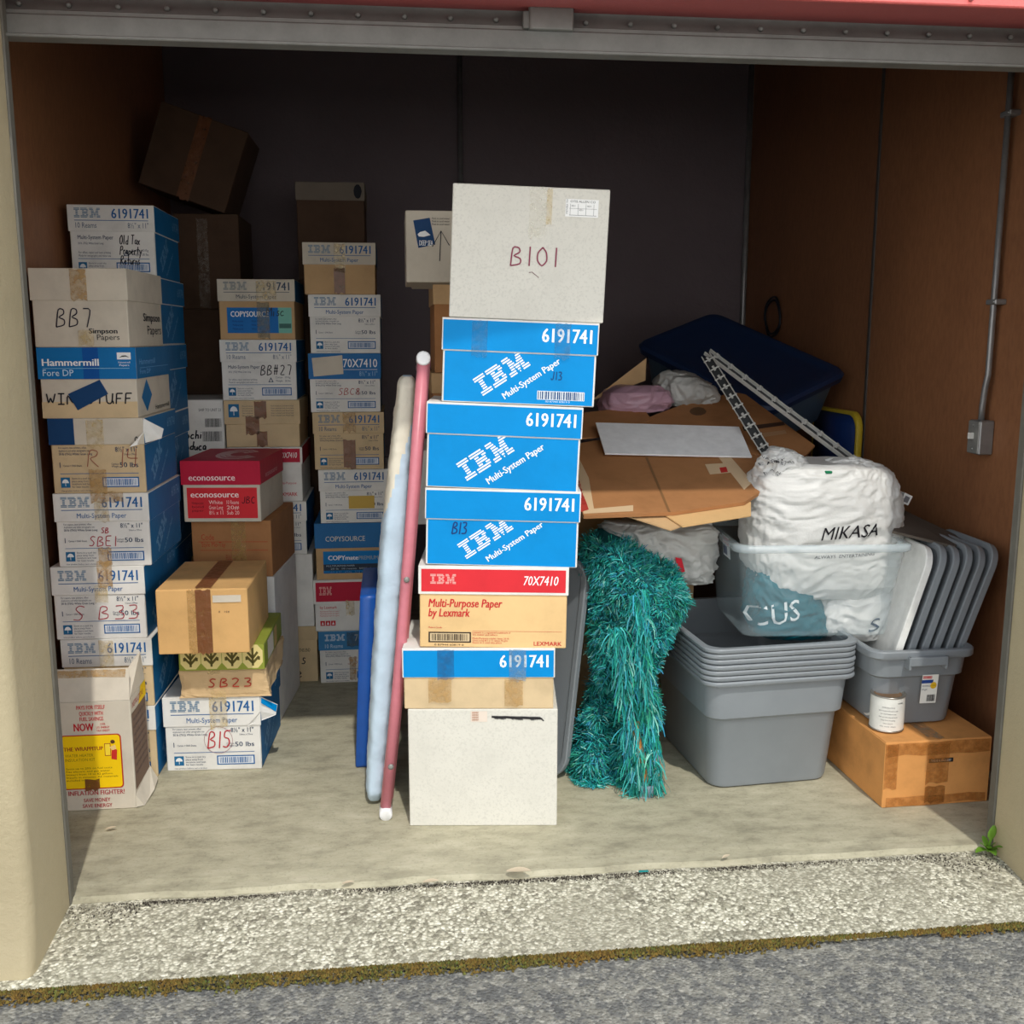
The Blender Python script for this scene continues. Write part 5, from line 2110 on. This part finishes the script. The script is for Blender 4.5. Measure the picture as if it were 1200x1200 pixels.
slab_px('cardboard_sheet', 'dark brown flattened carton at the back of the pile, under the metal rails', 'cardboard', [(752, 492), (800, 474), (868, 458), (955, 522), (930, 548), (880, 530), (756, 520)], NS, P0, .024, .007, KRAFTB, rear_prints, group=GP)
slab_px('cardboard_sheet', 'dark kraft flap beside the front stack, behind the white panel', 'cardboard', [(678, 484), (752, 476), (764, 492), (700, 512), (678, 514)], NS, P0, .030, .004, KRAFTB, group=GP)
PN = Vector((0, -.43, 1)).normalized()
pfr = onplane(790, 533, P0 + NS * .026, NS)
slab_px('panel', 'thin white shelf panel lying on the flattened cardboard', 'panel', [(698, 495), (866, 500), (881, 535), (709, 531)], PN, pfr, .004, .006, flat('white_melamine', (240, 241, 242), .35))
b = MB()
tri = [atY(692, 470, 4.16), atY(757, 420, 4.24), (atY(756, 446, 4.22))]
o = tri[0].copy()
vs = [p - o for p in tri] + [p - o + Vector((.004, .006, 0)) for p in tri]
b.add(vs, [(0, 2, 1), (3, 4, 5), (0, 1, 4, 3), (1, 2, 5, 4), (2, 0, 3, 5)], KRAFT)
ob = b.build('cardboard_flap')
ob.location = o
tag(ob, 'upright triangular kraft flap poking up behind the pinkish bag', 'cardboard')
carton('kraft carton propping up the flattened cardboard pile', .86, 3.72, 0, .52, .52, 1.04, 0, body=KRAFT)


# ================================================================ BLUE TOTE, RAILS, BLUE BOARD, CABLE
M_NAVYP = plastic('navy_plastic', (22, 42, 76), .45)
M_NAVYB = plastic('blue_grey_tub', (78, 98, 116), .4)
t = thing('storage_tote', 'large blue lidded tote tilted at the back right', 'storage tote', (1.554, 4.636, 1.147), (-.308, -.3428, 2.1669))
b = MB()
b.rings([rr(.325, .195, .05, 0.02, 6), rr(.34, .21, .05, .04, 6), rr(.372, .237, .05, .25, 6)], M_NAVYB, True, True, True)
smooth_split(b.build('tub', t))
b = MB()
b.rings([rr(.375, .24, .06, .235, 6), rr(.395, .26, .06, .238, 6), rr(.40, .265, .06, .265, 6), rr(.39, .255, .06, .278, 6), rr(.355, .22, .05, .282, 6), rr(.345, .21, .05, .276, 6)], M_NAVYP, True, True, True)
smooth_split(b.build('tote_lid', t))
carton('dark carton underneath the large blue lidded tote', 1.50, 4.52, 0, .42, .40, .93, 0, body=KRAFTD)

M_RAIL = galv('rail_steel', (206, 206, 200), .2, .45)
M_CLIP = flat('pale_clip', (190, 190, 186), .4)


def rail(label, A, B, up, nclip, name='shelf_rail'):
    A, B = Vector(A), Vector(B)
    d = (B - A).normalized()
    u = Vector(up)
    u = (u - d * u.dot(d)).normalized()
    s = d.cross(u)
    L = (B - A).length
    M = Matrix(((d.x, s.x, u.x, A.x), (d.y, s.y, u.y, A.y), (d.z, s.z, u.z, A.z), (0, 0, 0, 1)))
    t = thing(name, label, 'rail', (0, 0, 0), group='metal rails on the cardboard pile')
    t.matrix_world = M
    b = MB()
    w2 = .017
    b.box((0, -w2, 0), (L, w2, .002), galv('rail_web', (70, 72, 74), .3, .6), 0)
    for q in (-1, 1):
        b.box((0, q * w2 - .002, 0), (L, q * w2 + .002, .016), M_RAIL, .0006)
    b.build('channel', t)
    for k in range(nclip):
        x = L * (k + .6) / nclip
        b = MB()
        b.box((x - .003, -.022, .012), (x + .003, .022, .017), M_CLIP, .001)
        b.box((x - .010, -.004, .012), (x + .010, .004, .024), M_CLIP, .001)
        b.tube([(x, .0, .02), (x + .004, .004, .034)], .004, M_CLIP, 6)
        b.build('clip', t)
    return t


apex = atY(828, 414, 4.02)
rail('short metal rail with clips running down to the white carrier bag', atY(828, 418, 4.0), atY(906, 543, 3.52), (-.5, -.6, .6), 11)
rail('long metal rail with clips passing behind the white carrier bag', apex, atY(1062, 590, 3.44), (.25, -.75, .6), 13)
tg = atY(1056, 582, 3.42)
b = MB()
b.box((-.016, -.004, -.018), (.016, .004, .018), ink((232, 232, 230)), .001)
b.box((-.010, -.005, -.012), (.008, -.0035, .010), ink((120, 120, 124)), 0)
o = b.build('tag')
o.location = tg + Vector((.004, -.03, -.004))
o.rotation_euler = (0, R(25), 0)
tag(o, 'small white tag at the lower end of the long metal rail', 'tag')

rbw = XR - .04
c0, c1 = atX(1002, 482, rbw), atX(962, 482, rbw)
t = thing('rimmed_board', 'blue board with yellow rim leaning on the right wall', 'board', (rbw, (c0.y + c1.y) / 2, .0), (0, R(0), 0))
hy, hz = .24, .60
topz = atX(1000, 482, rbw).z
b = MB()


def rb(g, x):
    return [Vector((x, p.x, p.y + topz / 2)) for p in rr(hy - g, topz / 2 - g, .07, 0, 6)]


b.rings([rb(.016, -.012), rb(.016, .012)], flat('sled_blue', (24, 52, 110), .4), True, True, True)
b.build('board', t)
b = MB()
b.rings([rb(.016, -.014), rb(.002, -.014), rb(0, -.010), rb(0, .010), rb(.004, .014), rb(.016, .014)], flat('sled_yellow', (206, 180, 50), .45), True)
b.build('rim', t)

cb = atX(905, 375, XR - .03)
b = MB()
pts = []
for k in range(60):
    a = 2 * math.pi * k / 59 * 1.9
    pts.append((cb.x - .012 * (k % 2) * 0, cb.y + .11 * math.cos(a) + .01 * math.sin(a * 3), cb.z + .10 * math.sin(a) + .03 * k / 59))
b.tube(pts, .006, flat('black_cable', (26, 30, 40), .5), 6)
tag(b.build('cable'), 'loop of dark cable hung on the right wall above the blue tote', 'cable')


# ================================================================ SHAG RUG
RY = 3.34
rug_rows = [(936, 668, 718, .9, -.02), (925, 667, 730, .95, -.01), (900, 670, 752, .95), (870, 680, 760, .95), (840, 690, 762, .9), (810, 696, 762, .9), (780, 700, 764, .9), (750, 702, 772, .95), (725, 702, 789, 1.0), (700, 700, 795, 1.0), (682, 696, 793, 1.0), (664, 692, 778, 1, .02), (648, 690, 756, .9, .03), (636, 690, 738, .8, .04), (626, 698, 724, .5, .05)]
rb_, ro = blob_px(rug_rows, RY, .17, ink((18, 84, 88)), 72, .05, 5, 31, .8, None, True, 5)
# a deep vertical fold between the two lobes
for i, v in enumerate(rb_.v):
    v = Vector(v)
    w = v + ro
    fx = .70 + .05 * w.z
    k = math.exp(-((w.x - fx) / .028) ** 2) * (1 if w.z < .5 else max(0, 1 - (w.z - .5) / .15))
    if v.y < 0:
        v.y += .085 * k
    rb_.v[i] = tuple(v)
t = thing('shag_rug', 'bundled teal and green shag rug slumped beside the nested grey totes', 'rug', ro)
rug_faces = [list(f) for f in rb_.f]
rb_.build('backing', t)


def pile_mat():
    m, nt, bs = nodemat('shag_yarn')
    g = nt.nodes.new('ShaderNodeNewGeometry')
    col = ramp(nt, g.outputs['Random Per Island'], [(0.0, lin((14, 104, 116))), (.18, lin((28, 164, 174))), (.4, lin((36, 182, 176))), (.56, lin((26, 156, 116))), (.72, lin((66, 196, 200))), (.86, lin((36, 132, 186))), (.97, lin((150, 224, 210)))])
    n = obj_noise(nt, 7, 4)
    col2 = mixrgb(nt, ramp(nt, n, [(.40, (0, 0, 0)), (.66, (.55, .55, .55))]), col, lin((20, 118, 74)))
    nt.links.new(col2, bs.inputs['Base Color'])
    bs.inputs['Roughness'].default_value = .6
    return m


M_YARN = pile_mat()
V = [Vector(v) for v in rb_.v]
tri, cum, tot = [], [], 0.0
for f in rug_faces:
    if len(f) > 4:
        continue
    c = sum((V[i] for i in f), Vector()) / 4
    for a, e, g in ((f[0], f[1], f[2]), (f[0], f[2], f[3])):
        nn = (V[e] - V[a]).cross(V[g] - V[a])
        ar = nn.length / 2
        if ar < 1e-9:
            continue
        nn.normalize()
        if nn.y > .45:
            continue
        tot += ar
        tri.append((a, e, g, nn))
        cum.append(tot)
import bisect
rnd = random.Random(99)
b = MB()


def strand(b, p, nn, L, wd, droop, swirl):
    side = nn.cross(Vector((rnd.uniform(-1, 1), rnd.uniform(-1, 1), rnd.uniform(-1, 1))))
    if side.length < 1e-3:
        side = Vector((1, 0, 0))
    side.normalize()
    d = (nn * rnd.uniform(.5, 1) + swirl + Vector((rnd.uniform(-.6, .6), rnd.uniform(-.4, .4), rnd.uniform(-.6, .6)))).normalized()
    pts = [p]
    q = p.copy()
    for k in range(3):
        d = (d + Vector((0, 0, -droop)) + Vector((rnd.uniform(-.3, .3), rnd.uniform(-.3, .3), rnd.uniform(-.2, .2)))).normalized()
        q = q + d * L / 3
        if (q + ro).z < .004:
            q.z = .004 - ro.z + rnd.uniform(0, .006)
        pts.append(q.copy())
    vs = []
    for k, q in enumerate(pts):
        w = wd * (1 - .15 * k)
        vs += [q - side * w / 2, q + side * w / 2]
    b.add(vs, [(0, 1, 3, 2), (2, 3, 5, 4), (4, 5, 7, 6)], M_YARN, False)


for _ in range(24000):
    a, e, g, nn = tri[min(len(tri) - 1, bisect.bisect(cum, rnd.uniform(0, tot)))]
    u, v = rnd.random(), rnd.random()
    if u + v > 1:
        u, v = 1 - u, 1 - v
    p = V[a] + (V[e] - V[a]) * u + (V[g] - V[a]) * v
    sw = Vector((mn.noise(p * 9), 0, mn.noise(p * 9 + Vector((5, 5, 5))))) * 1.1
    nz = mn.noise(p * 6 + Vector((2, 2, 2)))
    strand(b, p, nn, rnd.uniform(.016, .03) * (1.4 if nz > .16 else 1), rnd.uniform(.003, .0052), .22, sw)
# long fringe lock hanging down the front of the right lobe and the tail that trails on the floor
lock = [(722, 735), (727, 765), (733, 800), (738, 835), (742, 870), (747, 905), (742, 935)]
lockb = [(748, 690), (752, 730), (752, 780), (758, 830), (762, 870), (764, 905), (766, 922)]
for path in (lock, lockb):
    for _ in range(700):
        f = rnd.random() * (len(path) - 1)
        i = min(int(f), len(path) - 2)
        x = path[i][0] + (path[i + 1][0] - path[i][0]) * (f - i) + rnd.uniform(-9, 9)
        y = path[i][1] + (path[i + 1][1] - path[i][1]) * (f - i)
        p = atY(x, y, 3.115 + rnd.uniform(-.01, .03)) - ro
        strand(b, p, Vector((rnd.uniform(-.6, .6), -.5, -.4)), rnd.uniform(.05, .085), rnd.uniform(.004, .006), .9, Vector((rnd.uniform(-.5, .5), 0, 0)))
tag(b.build('pile', t), kind='stuff')
# wooden leg with a glass caster cup poking out of the fringe
t = thing('furniture_leg', 'turned wooden leg in a glass caster cup, poking out of the rug fringe', 'furniture leg', (0, 0, 0))
A, B = atY(743, 845, 3.14), atZ(757, 922, .03)
t.location = (B.x, B.y, 0)
b = MB()
dv = A - B
b.tube([B - Vector(t.location) + dv * f for f in (0, .2, .3, .4, .55, .7, 1.0)], [.014, .018, .012, .02, .017, .013, .018], flat('turned_wood', (188, 124, 58), .4), 14)
b.build('leg', t)
b = MB()
b.rings([rr(.024, .022, .01, z, 4) for z in (0.0, .03, .04)] + [rr(.017, .015, .008, z, 4) for z in (.04, .012)], plastic('caster_glass', (150, 170, 186), .1, .6), True, True, True)
b.build('caster_cup', t)


# ================================================================ PLANT, LEAVES, MOSS, GRIT
M_LEAF = film('leaf_green', (112, 158, 52), .5, .3, 1, .2)
lp0 = atZ(1158, 998, -.008)
t = thing('weed', 'small green weed growing at the foot of the right pier', 'plant', lp0)


def leaf(b, base, az, L, W, rise, m, curl=1.0):
    rows = []
    for k in range(7):
        f = k / 6
        r = L * f * (math.cos(rise) if rise < 1.4 else .1)
        z = L * f * math.sin(rise) - curl * .35 * L * f * f
        wv = W * math.sin(math.pi * min(1, f * .93 + .05)) ** .8
        c = Vector(base) + Vector((math.cos(az) * r, math.sin(az) * r, z))
        s = Vector((-math.sin(az), math.cos(az), 0))
        rows.append([c - s * wv + Vector((0, 0, wv * .35)), c, c + s * wv + Vector((0, 0, wv * .35))])
    b.grid(rows, m, True)


for k, (az, L, W, rise, cu) in enumerate(((-95, .05, .012, .5, 1), (-160, .06, .012, .45, 1), (-20, .065, .009, .4, 1), (-60, .06, .011, .8, .8), (-130, .055, .011, .9, .8), (100, .05, .01, 1.0, .5), (-178, .045, .01, .9, .7), (-40, .04, .01, 1.1, .5))):
    b = MB()
    leaf(b, (0, 0, .004), R(az), L, W, rise, M_LEAF, cu)
    b.build('leaf', t)
b = MB()
rows = []
for k in range(8):
    f = k / 7
    wv = .0035 if f < .45 else .0125 * math.sin(math.pi * min(1, (f - .35) / .68)) ** .8 + .001
    c = Vector((.006 * f, -.012 * f, .088 * f))
    rows.append([c + Vector((-wv, 0.003, 0)), c + Vector((0, -.003, 0)), c + Vector((wv, 0.003, 0))])
b.grid(rows, M_LEAF, True)
b.build('leaf', t)

M_DRY = film('dry_leaf', (206, 190, 164), .7, .05, 1, .4)
for k, (x, y, L, lab) in enumerate(((608, 1023, .07, 'dry curled leaf on the floor edge in front of the tall stack'), (505, 1036, .045, 'small dry leaf in the floor joint left of centre'), (408, 1038, .035, 'tiny dry leaf in the floor joint below the ironing board'), (130, 974, .032, 'pale scrap on the floor in front of the yellow-labelled box'), (852, 1008, .03, 'pale chip on the floor edge below the nested totes'))):
    b = MB()
    leaf(b, (-L / 2, 0, .004), R(-12 + 9 * k), L, L * .2, .12, M_DRY, .1)
    o = b.build('dry_leaf' if k < 3 else 'paper_scrap')
    o.location = atZ(x, y, .002 if y < 1025 else -.006)
    o.location.z += .003
    tag(o, lab, 'leaf' if k < 3 else 'scrap')
g = atZ(754, 1023, -.012)
b = MB()
b.box((-.014, -.004, 0), (.014, .004, .003), ink((30, 130, 130)), .001)
o = b.build('paper_scrap')
o.location = g + Vector((0, 0, .004))
tag(o, 'tiny teal scrap in the floor joint below the rug', 'scrap')

# moss ribbon along the edge of the paving
m, nt, bs = nodemat('moss')
gn = nt.nodes.new('ShaderNodeNewGeometry')
nz = obj_noise(nt, 9, 4)
cc = ramp(nt, gn.outputs['Random Per Island'], [(0, lin((56, 54, 24))), (.4, lin((94, 86, 34))), (.7, lin((118, 98, 42))), (1, lin((92, 108, 48)))])
cc = mixrgb(nt, ramp(nt, nz, [(.45, (0, 0, 0)), (.62, (.4, .4, .4))]), cc, lin((136, 92, 36)))
nt.links.new(cc, bs.inputs['Base Color'])
bs.inputs['Roughness'].default_value = .95
b = MB()
for _ in range(12000):
    x = rnd.uniform(-1.6, 2.2)
    w = .02 + .013 * mn.noise(Vector((x * 3, 4, 0))) + .008 * mn.noise(Vector((x * 11, 8, 0)))
    w *= 1.15 - .3 * x if x < 1.2 else .8
    if 1.05 < x < 1.38:
        w *= .25
    y = 2.318 + rnd.gauss(0, .5) * w
    s = rnd.uniform(.0025, .006)
    z = -.046 + .012 * max(0, 1 - abs(y - 2.322) / .02) + rnd.uniform(0, .004)
    a = rnd.uniform(0, 6.28)
    vs = [(x + s * math.cos(a), y + s * math.sin(a), z), (x + s * math.cos(a + 2.1), y + s * math.sin(a + 2.1), z), (x + s * math.cos(a + 4.2), y + s * math.sin(a + 4.2), z), (x, y - .001, z + s * 1.3)]
    b.add(vs, [(0, 1, 3), (1, 2, 3), (2, 0, 3)], m)
o = b.build('moss')
tag(o, 'ribbon of olive moss along the edge of the paving', 'moss', None, 'stuff')

# grit and soil gathered in the joint below the slab
b = MB()
gm = [ink((64, 58, 50)), ink((96, 90, 80)), ink((150, 144, 130)), ink((44, 40, 36))]
for _ in range(5200):
    x = rnd.uniform(-.95, 1.75)
    sp = .010 + .02 * max(0, mn.noise(Vector((x * 2.2, 1, 1)))) + (.03 if x < -.7 else 0) + (.035 if x > 1.55 else 0)
    y = 2.664 - abs(rnd.gauss(0, 1)) * sp
    s = rnd.uniform(.0012, .0036)
    z = -.016 - (2.68 - y) * .05
    a = rnd.uniform(0, 6.28)
    vs = [(x + s * math.cos(a), y + s * math.sin(a), z), (x + s * math.cos(a + 2.1), y + s * math.sin(a + 2.1), z), (x + s * math.cos(a + 4.2), y + s * math.sin(a + 4.2), z), (x, y, z + s * 1.2)]
    b.add(vs, [(0, 1, 3), (1, 2, 3), (2, 0, 3)], gm[rnd.choice((0, 0, 0, 1, 1, 2, 3, 3))])
o = b.build('grit')
tag(o, 'dark grit and soil gathered in the joint at the floor edge', 'grit', None, 'stuff')
